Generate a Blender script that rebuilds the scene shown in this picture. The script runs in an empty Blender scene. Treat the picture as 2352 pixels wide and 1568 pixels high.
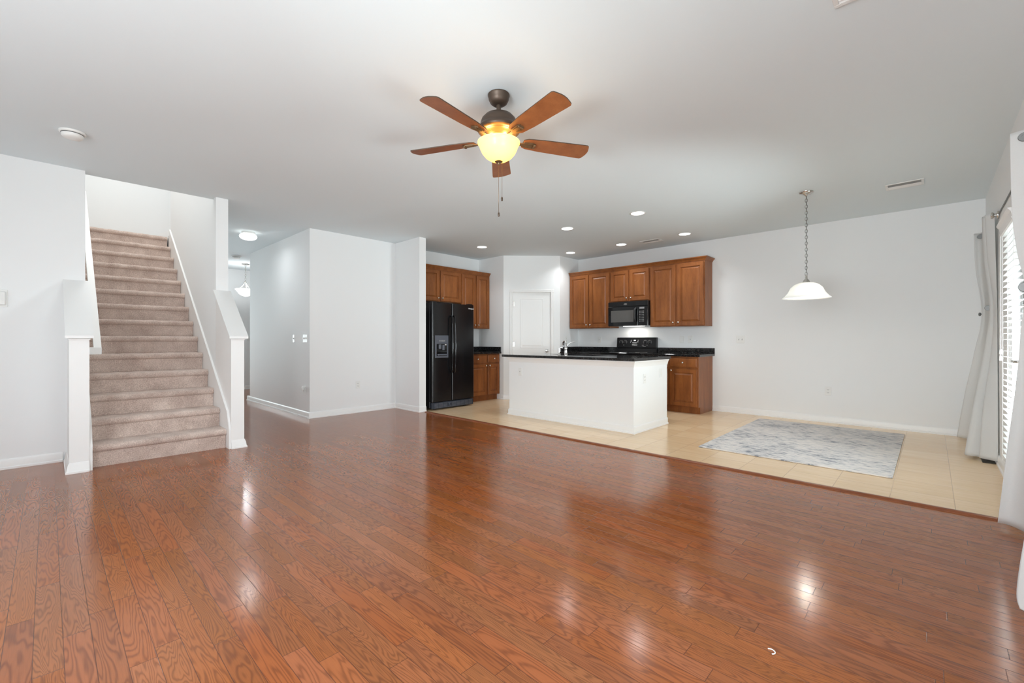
import bpy, bmesh, math, random
from mathutils import Vector, Matrix
random.seed(7)
SC = bpy.context.scene
COL = SC.collection
PI = math.pi
H = 2.738

# ------------------------------------------------------------------ camera
cam_d = bpy.data.cameras.new('camera')
cam = bpy.data.objects.new('camera', cam_d); COL.objects.link(cam)
cam.location = (0, 0, 1.12)
cam.rotation_euler = (PI/2, 0, math.radians(43.517))
cam_d.lens = 1013.7/2352*36; cam_d.sensor_width = 36
cam_d.shift_y = -2/2352
cam_d.clip_start = 0.02
SC.camera = cam

# ------------------------------------------------------------------ view, world, daylight
SC.view_settings.view_transform = 'Standard'
SC.view_settings.look = 'None'
SC.view_settings.gamma = 1.0
SC.view_settings.use_curve_mapping = False
SC.view_settings.exposure = 0.08
SC.cycles.use_denoising = True
SC.cycles.sample_clamp_indirect = 6.0
SC.cycles.caustics_reflective = False
SC.cycles.caustics_refractive = False
SC.cycles.max_bounces = 12
SC.cycles.diffuse_bounces = 7

world = bpy.data.worlds.new('sky'); SC.world = world
world.use_nodes = True
wn = world.node_tree
wn.nodes['Background'].inputs[0].default_value = (0.86, 0.93, 1.0, 1)
wn.nodes['Background'].inputs[1].default_value = 0.9

def area_light(name, loc, rot, sx, sy, power, color=(1, 1, 1), shape='RECTANGLE', spread=PI):
    d = bpy.data.lights.new(name, 'AREA')
    d.shape = shape; d.size = sx
    if shape in ('RECTANGLE', 'ELLIPSE'): d.size_y = sy
    d.energy = power; d.color = color; d.spread = spread
    o = bpy.data.objects.new(name, d); COL.objects.link(o)
    o.location = loc; o.rotation_euler = rot
    return o

def point_light(name, loc, power, color, r):
    d = bpy.data.lights.new(name, 'POINT'); d.energy = power; d.color = color; d.shadow_soft_size = r
    o = bpy.data.objects.new(name, d); COL.objects.link(o); o.location = loc
    return o

DAY = (0.88, 0.95, 1.0)
# daylight entering by the windows of the wall behind the camera, the window wall and the glazed door
area_light('daylight_front_window', (-4.4, -1.79, 1.35), (PI/2, 0, 0), 1.7, 1.9, 14, DAY)
area_light('daylight_front_window.001', (-2.4, -1.79, 1.35), (PI/2, 0, 0), 1.7, 1.9, 44, DAY)
area_light('daylight_front_window.002', (-0.5, -1.79, 1.35), (PI/2, 0, 0), 1.3, 1.9, 150, DAY)
area_light('daylight_side_window', (0.56, 1.63, 1.35), (0, PI/2, 0), 1.9, 1.9, 20, DAY)
area_light('daylight_patio_door', (0.62, 4.765, 1.1), (0, PI/2, 0), 1.75, 0.68, 35, DAY)
# unseen lamps added outside the same windows, aimed up to brighten the ceiling
area_light('ceiling_fill_side', (1.0, 0.95, 0.75), (0, math.radians(138), 0), 0.7, 1.8, 100, DAY)
area_light('ceiling_fill_patio', (0.92, 5.35, 0.9), (0, math.radians(138), 0), 0.55, 1.6, 360, DAY)
area_light('ceiling_fill_front', (-0.45, -2.3, 0.2), (math.radians(118), 0, 0), 1.8, 1.0, 180, DAY)
area_light('upstairs_fill', (-7.4, 1.0, 5.1), (0, 0, 0), 2.6, 1.4, 46, (1.0, 0.985, 0.96))  # added lamp under the closed stairwell ceiling, for light from upstairs
area_light('foyer_fill', (-11.60, 1.2, 1.25), (0, -PI/2, 0), 1.7, 0.8, 90, DAY)  # added lamp outside the foyer end wall, brightens the hallway wall

# ------------------------------------------------------------------ helpers
def new_obj(name, bm, mat=None, parent=None, smooth=False, mats=None):
    me = bpy.data.meshes.new(name)
    bmesh.ops.remove_doubles(bm, verts=bm.verts, dist=1e-6)
    bmesh.ops.recalc_face_normals(bm, faces=bm.faces)
    bm.to_mesh(me); bm.free()
    for m in (mats or ([mat] if mat else [])): me.materials.append(m)
    if smooth:
        for p in me.polygons: p.use_smooth = True
        if smooth is not True:
            me.set_sharp_from_angle(angle=math.radians(smooth))
    o = bpy.data.objects.new(name, me); COL.objects.link(o)
    if parent: o.parent = parent
    return o

def thing(name, label, cat, loc=(0, 0, 0), rz=0, group=None):
    o = bpy.data.objects.new(name, None); COL.objects.link(o)
    o.empty_display_size = 0.1
    o.location = loc; o.rotation_euler = (0, 0, rz)
    o['label'] = label; o['category'] = cat
    if group: o['group'] = group
    return o

def tag(o, label, cat, group=None):
    o['label'] = label; o['category'] = cat
    if group: o['group'] = group
    return o

def struct(name, bm, mat, parent=None, smooth=False):
    o = new_obj(name, bm, mat, parent, smooth)
    if not parent: o['kind'] = 'structure'
    return o

def copy_tree(root, loc, rz=None, label=None):
    r = root.copy(); COL.objects.link(r); r.location = loc
    if rz is not None: r.rotation_euler = (0, 0, rz)
    if label: r['label'] = label
    for ch in list(root.children):
        c = ch.copy(); COL.objects.link(c); c.parent = r
        for g in list(ch.children):
            d = g.copy(); COL.objects.link(d); d.parent = c
    return r

def box(bm, x0, x1, y0, y1, z0, z1, bev=0.0, seg=1):
    vs = [bm.verts.new((x, y, z)) for x in (x0, x1) for y in (y0, y1) for z in (z0, z1)]
    fs = [(0, 1, 3, 2), (4, 6, 7, 5), (0, 4, 5, 1), (2, 3, 7, 6), (0, 2, 6, 4), (1, 5, 7, 3)]
    faces = [bm.faces.new([vs[i] for i in f]) for f in fs]
    if bev > 0:
        es = list({e for f in faces for e in f.edges})
        bmesh.ops.bevel(bm, geom=es, offset=bev, segments=seg, affect='EDGES', profile=0.5)
    return bm

def boxes(*bs, bev=0.0):
    bm = bmesh.new()
    for b in bs: box(bm, *b, bev=bev)
    return bm

def lathe(bm, prof, n=32, c=(0, 0), closed=False):
    rings = []
    for r, z in prof:
        if r < 1e-5:
            rings.append([bm.verts.new((c[0], c[1], z))])
        else:
            rings.append([bm.verts.new((c[0]+r*math.cos(2*PI*k/n), c[1]+r*math.sin(2*PI*k/n), z)) for k in range(n)])
    prs = list(zip(rings, rings[1:]))
    if closed: prs.append((rings[-1], rings[0]))
    for a, b in prs:
        for k in range(n):
            k2 = (k+1) % n
            if len(a) == 1 and len(b) == 1: continue
            if len(a) == 1: bm.faces.new((a[0], b[k], b[k2]))
            elif len(b) == 1: bm.faces.new((a[k], a[k2], b[0]))
            else: bm.faces.new((a[k], a[k2], b[k2], b[k]))
    return bm

def tube(bm, pts, r, n=8, cap=True):
    pts = [Vector(p) for p in pts]
    rr = r if isinstance(r, (list, tuple)) else [r]*len(pts)
    rings = []; up = None
    for i, p in enumerate(pts):
        t = (pts[min(i+1, len(pts)-1)] - pts[max(i-1, 0)]).normalized()
        if up is None:
            up = t.orthogonal().normalized()
        else:
            up = (up - t*up.dot(t))
            up = up.normalized() if up.length > 1e-6 else t.orthogonal().normalized()
        s = t.cross(up)
        rings.append([bm.verts.new(p + (up*math.cos(2*PI*k/n) + s*math.sin(2*PI*k/n))*rr[i]) for k in range(n)])
    for a, b in zip(rings, rings[1:]):
        for k in range(n):
            bm.faces.new((a[k], a[(k+1) % n], b[(k+1) % n], b[k]))
    if cap:
        bm.faces.new(rings[0][::-1]); bm.faces.new(rings[-1])
    return bm

def prism(bm, poly, a0, a1, plane='xz'):
    """poly of (p,q) extruded along the third axis from a0 to a1"""
    def P(p, q, a):
        if plane == 'xz': return (p, a, q)
        if plane == 'yz': return (a, p, q)
        return (p, q, a)
    A = [bm.verts.new(P(p, q, a0)) for p, q in poly]
    B = [bm.verts.new(P(p, q, a1)) for p, q in poly]
    n = len(poly)
    for k in range(n): bm.faces.new((A[k], A[(k+1) % n], B[(k+1) % n], B[k]))
    bm.faces.new(A[::-1]); bm.faces.new(B)
    return bm

def sweep(bm, path, prof, closed=False):
    """horizontal path of (x,y) corners; prof of (out,z); outward is to the RIGHT of travel; mitred corners"""
    n = len(path); rings = []
    P = [Vector(p) for p in path]
    for i in range(n):
        if closed or 0 < i < n-1:
            d0 = (P[i]-P[i-1]).normalized(); d1 = (P[(i+1) % n]-P[i]).normalized()
        elif i == 0: d0 = d1 = (P[1]-P[0]).normalized()
        else: d0 = d1 = (P[-1]-P[-2]).normalized()
        n0 = Vector((d0.y, -d0.x)); n1 = Vector((d1.y, -d1.x))
        m = n0+n1
        m = m/ (m.dot(n0)) if m.length > 1e-6 else n0
        rings.append([bm.verts.new((P[i].x+m.x*o, P[i].y+m.y*o, z)) for o, z in prof])
    k = len(prof)
    prs = list(zip(rings, rings[1:]))
    if closed: prs.append((rings[-1], rings[0]))
    for a, b in prs:
        for j in range(k): bm.faces.new((a[j], a[(j+1) % k], b[(j+1) % k], b[j]))
    if not closed:
        bm.faces.new(rings[0][::-1]); bm.faces.new(rings[-1])
    return bm

def panel_face(bm, x0, x1, z0, z1, y, t, stile, raised=True, deep=0.012):
    """framed raised-panel front: front plane at y (facing -y), back at y+t"""
    def ring(ins, dep):
        return [bm.verts.new((x, y+dep, z)) for x, z in ((x0+ins, z0+ins), (x1-ins, z0+ins), (x1-ins, z1-ins), (x0+ins, z1-ins))]
    seq = [ring(0, t), ring(0, 0.004), ring(0.004, 0), ring(stile, 0), ring(stile+0.005, deep)]
    if raised:
        seq += [ring(stile+0.014, deep), ring(stile+0.036, 0.0015)]
    for a, b in zip(seq, seq[1:]):
        for k in range(4): bm.faces.new((a[k], a[(k+1) % 4], b[(k+1) % 4], b[k]))
    bm.faces.new(seq[-1]); bm.faces.new(seq[0][::-1])
    return bm

# ------------------------------------------------------------------ materials
def mat(name):
    m = bpy.data.materials.new(name); m.use_nodes = True
    nt = m.node_tree; b = nt.nodes['Principled BSDF']
    return m, nt, b

def N(nt, typ, **kw):
    n = nt.nodes.new(typ)
    for k, v in kw.items():
        if k == 'op': n.operation = v
        else: setattr(n, k, v)
    return n

def link(nt, a, b): nt.links.new(a, b)

def simple(name, col, rough=0.5, metal=0.0, spec=0.5, bump=0.0, bscale=200, var=0.0, trans=0.0):
    m, nt, b = mat(name)
    b.inputs['Base Color'].default_value = (*col, 1)
    b.inputs['Roughness'].default_value = rough
    b.inputs['Metallic'].default_value = metal
    b.inputs['Specular IOR Level'].default_value = spec
    tc = N(nt, 'ShaderNodeTexCoord')
    nz = N(nt, 'ShaderNodeTexNoise'); nz.inputs['Scale'].default_value = bscale; nz.inputs['Detail'].default_value = 3
    link(nt, tc.outputs['Object'], nz.inputs['Vector'])
    if bump > 0:
        bp = N(nt, 'ShaderNodeBump'); bp.inputs['Strength'].default_value = bump; bp.inputs['Distance'].default_value = 0.002
        link(nt, nz.outputs['Fac'], bp.inputs['Height']); link(nt, bp.outputs['Normal'], b.inputs['Normal'])
    if var > 0:
        mx = N(nt, 'ShaderNodeMix', data_type='RGBA')
        mx.inputs[6].default_value = (*[c*(1-var) for c in col], 1); mx.inputs[7].default_value = (*[min(1, c*(1+var)) for c in col], 1)
        link(nt, nz.outputs['Fac'], mx.inputs[0]); link(nt, mx.outputs[2], b.inputs['Base Color'])
    return m

M = {}
M['wall'] = simple('wall_paint', (0.83, 0.84, 0.84), 0.75, spec=0.25, bump=0.05, bscale=260)
M['ceiling'] = simple('ceiling_paint', (0.75, 0.815, 0.84), 0.85, spec=0.15, bump=0.05, bscale=200)
M['trim'] = simple('white_trim_paint', (0.84, 0.84, 0.83), 0.35, spec=0.45, bump=0.02, bscale=90)
M['plate'] = simple('white_plastic', (0.80, 0.80, 0.78), 0.35, bump=0.01)
M['slot'] = simple('grey_slot', (0.35, 0.35, 0.34), 0.6, bump=0.01)
M['slotdark'] = simple('dark_slot', (0.06, 0.06, 0.06), 0.6, bump=0.01)
M['black'] = simple('black_appliance_enamel', (0.006, 0.006, 0.007), 0.22, bump=0.06, bscale=500)
M['blackgloss'] = simple('black_gloss_glass', (0.004, 0.004, 0.005), 0.07, bump=0.0)
M['blackmat'] = simple('black_matte_plastic', (0.012, 0.012, 0.013), 0.42, bump=0.02)
M['grille'] = simple('blue_black_grille_plastic', (0.03, 0.038, 0.055), 0.32, bump=0.02)
M['dispenser'] = simple('slate_grey_plastic', (0.10, 0.11, 0.135), 0.35, bump=0.02)
M['greyglass'] = simple('grey_screen_mesh_glass', (0.11, 0.105, 0.10), 0.25, bump=0.03, bscale=900)
M['print'] = simple('white_print', (0.75, 0.75, 0.75), 0.4, bump=0.0)
M['printgrey'] = simple('grey_print', (0.32, 0.32, 0.32), 0.4, bump=0.0)
M['nickel'] = simple('brushed_nickel', (0.62, 0.60, 0.57), 0.25, metal=1.0, bump=0.02, bscale=400)
M['chainmetal'] = simple('dull_nickel_chain', (0.30, 0.295, 0.28), 0.4, metal=0.8)
M['chrome'] = simple('polished_chrome', (0.75, 0.75, 0.75), 0.12, metal=1.0)
M['steel'] = simple('stainless_steel', (0.6, 0.6, 0.6), 0.28, metal=1.0, bump=0.02, bscale=500)
M['bronze'] = simple('oil_rubbed_bronze', (0.085, 0.058, 0.042), 0.42, metal=0.55, bump=0.03, bscale=300)
M['bronzegold'] = simple('antique_bronze', (0.20, 0.13, 0.07), 0.35, metal=0.7, bump=0.03, bscale=300)
M['ironrod'] = simple('dark_rod_metal', (0.22, 0.22, 0.215), 0.5, metal=0.7)
M['blind'] = simple('white_faux_wood', (0.86, 0.86, 0.85), 0.45, bump=0.02, bscale=60)
M['vent'] = simple('white_vent_metal', (0.78, 0.78, 0.765), 0.45, bump=0.01)
M['register'] = simple('dark_floor_register', (0.03, 0.025, 0.02), 0.5, bump=0.01)
M['paper'] = simple('white_scrap', (0.85, 0.85, 0.82), 0.7, bump=0.02)
M['outside'] = simple('pale_lawn', (0.35, 0.42, 0.25), 0.9, bump=0.1, bscale=20, var=0.2)

def wood_cab(name, c0, c1, rough=0.36):
    m, nt, b = mat(name)
    tc = N(nt, 'ShaderNodeTexCoord'); mp = N(nt, 'ShaderNodeMapping'); mp.inputs['Scale'].default_value = (9, 9, 1.6)
    link(nt, tc.outputs['Object'], mp.inputs[0])
    n1 = N(nt, 'ShaderNodeTexNoise'); n1.inputs['Scale'].default_value = 1.1; n1.inputs['Detail'].default_value = 5; n1.inputs['Roughness'].default_value = 0.6
    n2 = N(nt, 'ShaderNodeTexNoise'); n2.inputs['Scale'].default_value = 12; n2.inputs['Detail'].default_value = 3
    link(nt, mp.outputs[0], n1.inputs['Vector']); link(nt, mp.outputs[0], n2.inputs['Vector'])
    ad = N(nt, 'ShaderNodeMath', op='MULTIPLY_ADD'); ad.inputs[1].default_value = 0.3
    link(nt, n2.outputs['Fac'], ad.inputs[0]); link(nt, n1.outputs['Fac'], ad.inputs[2])
    rp = N(nt, 'ShaderNodeValToRGB'); rp.color_ramp.elements[0].position = 0.42; rp.color_ramp.elements[1].position = 0.88
    rp.color_ramp.elements[0].color = (*c0, 1); rp.color_ramp.elements[1].color = (*c1, 1)
    link(nt, ad.outputs[0], rp.inputs[0]); link(nt, rp.outputs[0], b.inputs['Base Color'])
    b.inputs['Roughness'].default_value = rough
    b.inputs['Specular IOR Level'].default_value = 0.4
    return m
M['cab'] = wood_cab('maple_cabinet_stain', (0.165, 0.050, 0.013), (0.32, 0.110, 0.029))
M['blade'] = wood_cab('walnut_fan_blade', (0.22, 0.07, 0.022), (0.34, 0.12, 0.04), 0.4)
M['strip'] = wood_cab('cherry_strip', (0.17, 0.045, 0.014), (0.25, 0.075, 0.025), 0.3)

def math2(nt, op, a, b=None, c=None):
    n = N(nt, 'ShaderNodeMath', op=op)
    for i, v in enumerate((a, b, c)):
        if v is None: continue
        if isinstance(v, (int, float)): n.inputs[i].default_value = v
        else: link(nt, v, n.inputs[i])
    return n.outputs[0]

def wood_floor():
    m, nt, b = mat('cherry_plank_floor')
    W = 0.0762
    tc = N(nt, 'ShaderNodeTexCoord'); sp = N(nt, 'ShaderNodeSeparateXYZ'); link(nt, tc.outputs['Object'], sp.inputs[0])
    X, Y = sp.outputs[0], sp.outputs[1]
    v = math2(nt, 'DIVIDE', math2(nt, 'ADD', Y, 10*W-0.041+0.0), W)
    row = math2(nt, 'FLOOR', v); fy = math2(nt, 'FRACT', v)
    wr = N(nt, 'ShaderNodeTexWhiteNoise', noise_dimensions='1D'); link(nt, row, wr.inputs['W'])
    wsp = N(nt, 'ShaderNodeSeparateColor'); link(nt, wr.outputs['Color'], wsp.inputs[0])
    L = math2(nt, 'MULTIPLY_ADD', wsp.outputs[0], 0.55, 0.5)
    u = math2(nt, 'DIVIDE', math2(nt, 'ADD', X, math2(nt, 'MULTIPLY_ADD', wsp.outputs[1], 3.0, 20.0)), L)
    colm = math2(nt, 'FLOOR', u); fx = math2(nt, 'FRACT', u)
    cv = N(nt, 'ShaderNodeCombineXYZ'); link(nt, row, cv.inputs[0]); link(nt, colm, cv.inputs[1])
    idn = N(nt, 'ShaderNodeTexWhiteNoise', noise_dimensions='2D'); link(nt, cv.outputs[0], idn.inputs['Vector'])
    isp = N(nt, 'ShaderNodeSeparateColor'); link(nt, idn.outputs['Color'], isp.inputs[0])
    dy = math2(nt, 'MULTIPLY', math2(nt, 'MINIMUM', fy, math2(nt, 'SUBTRACT', 1.0, fy)), W)
    dx = math2(nt, 'MULTIPLY', math2(nt, 'MINIMUM', fx, math2(nt, 'SUBTRACT', 1.0, fx)), L)
    de = math2(nt, 'MINIMUM', dx, dy)
    seam = N(nt, 'ShaderNodeMapRange', interpolation_type='SMOOTHSTEP'); link(nt, de, seam.inputs[0])
    seam.inputs[1].default_value = 0.0004; seam.inputs[2].default_value = 0.0018; seam.inputs[3].default_value = 1; seam.inputs[4].default_value = 0
    # grain coordinates, shifted per plank
    g = N(nt, 'ShaderNodeCombineXYZ')
    link(nt, math2(nt, 'MULTIPLY_ADD', isp.outputs[0], 37.0, math2(nt, 'MULTIPLY', X, 1.5)), g.inputs[0])
    link(nt, math2(nt, 'MULTIPLY_ADD', isp.outputs[1], 41.0, math2(nt, 'MULTIPLY', Y, 13.0)), g.inputs[1])
    n1 = N(nt, 'ShaderNodeTexNoise'); n1.inputs['Scale'].default_value = 1.0; n1.inputs['Detail'].default_value = 2.5; n1.inputs['Roughness'].default_value = 0.42; n1.inputs['Distortion'].default_value = 0.25
    link(nt, g.outputs[0], n1.inputs['Vector'])
    freq = math2(nt, 'MULTIPLY_ADD', isp.outputs[2], 120.0, 90.0)
    rings = math2(nt, 'SINE', math2(nt, 'MULTIPLY', n1.outputs['Fac'], freq))
    rings = math2(nt, 'MULTIPLY_ADD', rings, 0.5, 0.5)
    rings = math2(nt, 'POWER', rings, 2.2)
    g2 = N(nt, 'ShaderNodeMapping'); g2.inputs['Scale'].default_value = (14, 330, 1); link(nt, tc.outputs['Object'], g2.inputs[0])
    n2 = N(nt, 'ShaderNodeTexNoise'); n2.inputs['Scale'].default_value = 1.0; n2.inputs['Detail'].default_value = 2; link(nt, g2.outputs[0], n2.inputs['Vector'])
    fac = math2(nt, 'ADD', math2(nt, 'MULTIPLY', rings, 0.55), math2(nt, 'MULTIPLY', n2.outputs['Fac'], 0.45))
    rp = N(nt, 'ShaderNodeValToRGB')
    rp.color_ramp.elements[0].position = 0.10; rp.color_ramp.elements[0].color = (0.34, 0.103, 0.026, 1)
    rp.color_ramp.elements[1].position = 0.85; rp.color_ramp.elements[1].color = (0.19, 0.053, 0.013, 1)
    link(nt, fac, rp.inputs[0])
    hs = N(nt, 'ShaderNodeHueSaturation')
    link(nt, math2(nt, 'MULTIPLY_ADD', isp.outputs[2], 0.006, 0.497), hs.inputs['Hue'])
    link(nt, math2(nt, 'MULTIPLY_ADD', isp.outputs[1], 0.06, 0.95), hs.inputs['Saturation'])
    link(nt, math2(nt, 'MULTIPLY_ADD', isp.outputs[0], 0.26, 0.88), hs.inputs['Value'])
    link(nt, rp.outputs[0], hs.inputs['Color'])
    mx = N(nt, 'ShaderNodeMix', data_type='RGBA'); link(nt, math2(nt, 'MULTIPLY', seam.outputs[0], 0.75), mx.inputs[0])
    link(nt, hs.outputs[0], mx.inputs[6]); mx.inputs[7].default_value = (0.05, 0.016, 0.008, 1)
    link(nt, mx.outputs[2], b.inputs['Base Color'])
    link(nt, math2(nt, 'MULTIPLY_ADD', rings, 0.03, 0.15), b.inputs['Roughness'])
    b.inputs['Specular IOR Level'].default_value = 0.5
    # low wavy relief of the finish and the plank edges
    mp3 = N(nt, 'ShaderNodeMapping'); mp3.inputs['Scale'].default_value = (5, 16, 1); link(nt, tc.outputs['Object'], mp3.inputs[0])
    n3 = N(nt, 'ShaderNodeTexNoise'); n3.inputs['Scale'].default_value = 1.0; n3.inputs['Detail'].default_value = 1; link(nt, mp3.outputs[0], n3.inputs['Vector'])
    hgt = math2(nt, 'ADD', math2(nt, 'MULTIPLY', rings, 0.015), math2(nt, 'MULTIPLY', seam.outputs[0], -0.8))
    hgt = math2(nt, 'ADD', hgt, math2(nt, 'MULTIPLY', n3.outputs['Fac'], 0.30))
    bp = N(nt, 'ShaderNodeBump'); bp.inputs['Strength'].default_value = 0.25; bp.inputs['Distance'].default_value = 0.0012
    link(nt, hgt, bp.inputs['Height']); link(nt, bp.outputs['Normal'], b.inputs['Normal'])
    return m
M['floor'] = wood_floor()

def tile_floor():
    m, nt, b = mat('beige_ceramic_tile')
    S = 0.3337
    tc = N(nt, 'ShaderNodeTexCoord'); sp = N(nt, 'ShaderNodeSeparateXYZ'); link(nt, tc.outputs['Object'], sp.inputs[0])
    u = math2(nt, 'DIVIDE', math2(nt, 'ADD', sp.outputs[0], 30*S-0.118), S)
    v = math2(nt, 'DIVIDE', math2(nt, 'ADD', sp.outputs[1], 30*S-4.42), S)
    fu, fv = math2(nt, 'FRACT', u), math2(nt, 'FRACT', v)
    du = math2(nt, 'MINIMUM', fu, math2(nt, 'SUBTRACT', 1.0, fu)); dv = math2(nt, 'MINIMUM', fv, math2(nt, 'SUBTRACT', 1.0, fv))
    de = math2(nt, 'MULTIPLY', math2(nt, 'MINIMUM', du, dv), S)
    seam = N(nt, 'ShaderNodeMapRange', interpolation_type='SMOOTHSTEP'); link(nt, de, seam.inputs[0])
    seam.inputs[1].default_value = 0.0012; seam.inputs[2].default_value = 0.003; seam.inputs[3].default_value = 1; seam.inputs[4].default_value = 0
    cv = N(nt, 'ShaderNodeCombineXYZ'); link(nt, math2(nt, 'FLOOR', u), cv.inputs[0]); link(nt, math2(nt, 'FLOOR', v), cv.inputs[1])
    idn = N(nt, 'ShaderNodeTexWhiteNoise', noise_dimensions='2D'); link(nt, cv.outputs[0], idn.inputs['Vector'])
    mp = N(nt, 'ShaderNodeMapping'); mp.inputs['Scale'].default_value = (2.5, 28, 1); link(nt, tc.outputs['Object'], mp.inputs[0])
    n1 = N(nt, 'ShaderNodeTexNoise'); n1.inputs['Scale'].default_value = 1.2; n1.inputs['Detail'].default_value = 4; link(nt, mp.outputs[0], n1.inputs['Vector'])
    f = math2(nt, 'ADD', math2(nt, 'MULTIPLY', n1.outputs['Fac'], 0.75), math2(nt, 'MULTIPLY', idn.outputs['Value'], 0.25))
    rp = N(nt, 'ShaderNodeValToRGB'); rp.color_ramp.elements[0].position = 0.3; rp.color_ramp.elements[1].position = 0.75
    rp.color_ramp.elements[0].color = (0.74, 0.525, 0.315, 1); rp.color_ramp.elements[1].color = (0.83, 0.625, 0.405, 1)
    link(nt, f, rp.inputs[0])
    mx = N(nt, 'ShaderNodeMix', data_type='RGBA'); link(nt, math2(nt, 'MULTIPLY', seam.outputs[0], 0.7), mx.inputs[0])
    link(nt, rp.outputs[0], mx.inputs[6]); mx.inputs[7].default_value = (0.46, 0.34, 0.23, 1)
    link(nt, mx.outputs[2], b.inputs['Base Color'])
    b.inputs['Roughness'].default_value = 0.2
    b.inputs['Specular IOR Level'].default_value = 0.5
    bp = N(nt, 'ShaderNodeBump'); bp.inputs['Strength'].default_value = 0.4; bp.inputs['Distance'].default_value = 0.0012
    link(nt, math2(nt, 'ADD', math2(nt, 'MULTIPLY', seam.outputs[0], -1.0), math2(nt, 'MULTIPLY', n1.outputs['Fac'], 0.18)), bp.inputs['Height'])
    link(nt, bp.outputs['Normal'], b.inputs['Normal'])
    return m
M['tile'] = tile_floor()

def carpet_mat():
    m, nt, b = mat('beige_cut_pile_carpet')
    tc = N(nt, 'ShaderNodeTexCoord')
    n1 = N(nt, 'ShaderNodeTexNoise'); n1.inputs['Scale'].default_value = 130; n1.inputs['Detail'].default_value = 4; n1.inputs['Roughness'].default_value = 0.75
    n2 = N(nt, 'ShaderNodeTexNoise'); n2.inputs['Scale'].default_value = 7; n2.inputs['Detail'].default_value = 3
    link(nt, tc.outputs['Object'], n1.inputs['Vector']); link(nt, tc.outputs['Object'], n2.inputs['Vector'])
    f = math2(nt, 'ADD', math2(nt, 'MULTIPLY', n1.outputs['Fac'], 0.7), math2(nt, 'MULTIPLY', n2.outputs['Fac'], 0.3))
    rp = N(nt, 'ShaderNodeValToRGB'); rp.color_ramp.elements[0].position = 0.36; rp.color_ramp.elements[1].position = 0.66
    rp.color_ramp.elements[0].color = (0.38, 0.275, 0.23, 1); rp.color_ramp.elements[1].color = (0.84, 0.70, 0.62, 1)
    link(nt, f, rp.inputs[0]); link(nt, rp.outputs[0], b.inputs['Base Color'])
    b.inputs['Roughness'].default_value = 0.95; b.inputs['Specular IOR Level'].default_value = 0.1
    b.inputs['Sheen Weight'].default_value = 0.25
    bp = N(nt, 'ShaderNodeBump'); bp.inputs['Strength'].default_value = 0.8; bp.inputs['Distance'].default_value = 0.006
    link(nt, n1.outputs['Fac'], bp.inputs['Height']); link(nt, bp.outputs['Normal'], b.inputs['Normal'])
    return m
M['carpet'] = carpet_mat()

def granite_mat():
    m, nt, b = mat('black_polished_granite')
    tc = N(nt, 'ShaderNodeTexCoord')
    vo = N(nt, 'ShaderNodeTexVoronoi'); vo.inputs['Scale'].default_value = 160; link(nt, tc.outputs['Object'], vo.inputs['Vector'])
    nz = N(nt, 'ShaderNodeTexNoise'); nz.inputs['Scale'].default_value = 60; nz.inputs['Detail'].default_value = 4; link(nt, tc.outputs['Object'], nz.inputs['Vector'])
    f = math2(nt, 'MULTIPLY', vo.outputs['Color'], nz.outputs['Fac'])
    rp = N(nt, 'ShaderNodeValToRGB'); rp.color_ramp.elements[0].position = 0.25; rp.color_ramp.elements[1].position = 0.6
    rp.color_ramp.elements[0].color = (0.005, 0.005, 0.006, 1); rp.color_ramp.elements[1].color = (0.085, 0.082, 0.078, 1)
    link(nt, f, rp.inputs[0]); link(nt, rp.outputs[0], b.inputs['Base Color'])
    b.inputs['Roughness'].default_value = 0.08
    return m
M['granite'] = granite_mat()

def rug_mat():
    m, nt, b = mat('distressed_grey_rug_pile')
    tc = N(nt, 'ShaderNodeTexCoord'); mp = N(nt, 'ShaderNodeMapping'); mp.inputs['Scale'].default_value = (0.8, 2.8, 1); link(nt, tc.outputs['Object'], mp.inputs[0])
    n1 = N(nt, 'ShaderNodeTexNoise'); n1.inputs['Scale'].default_value = 14; n1.inputs['Detail'].default_value = 5; n1.inputs['Roughness'].default_value = 0.7
    n2 = N(nt, 'ShaderNodeTexNoise'); n2.inputs['Scale'].default_value = 2.2; n2.inputs['Detail'].default_value = 4
    link(nt, mp.outputs[0], n1.inputs['Vector']); link(nt, tc.outputs['Object'], n2.inputs['Vector'])
    f = math2(nt, 'ADD', math2(nt, 'MULTIPLY', n1.outputs['Fac'], 0.72), math2(nt, 'MULTIPLY', n2.outputs['Fac'], 0.28))
    rp = N(nt, 'ShaderNodeValToRGB'); e = rp.color_ramp.elements
    e[0].position = 0.40; e[0].color = (0.22, 0.23, 0.26, 1); e[1].position = 0.60; e[1].color = (0.78, 0.74, 0.70, 1)
    k = e.new(0.46); k.color = (0.58, 0.57, 0.57, 1)
    k = e.new(0.53); k.color = (0.71, 0.675, 0.645, 1)
    link(nt, f, rp.inputs[0]); link(nt, rp.outputs[0], b.inputs['Base Color'])
    b.inputs['Roughness'].default_value = 0.9; b.inputs['Specular IOR Level'].default_value = 0.15
    n3 = N(nt, 'ShaderNodeTexNoise'); n3.inputs['Scale'].default_value = 220; link(nt, tc.outputs['Object'], n3.inputs['Vector'])
    bp = N(nt, 'ShaderNodeBump'); bp.inputs['Strength'].default_value = 0.5; bp.inputs['Distance'].default_value = 0.004
    link(nt, n3.outputs['Fac'], bp.inputs['Height']); link(nt, bp.outputs['Normal'], b.inputs['Normal'])
    return m
M['rug'] = rug_mat()

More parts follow.
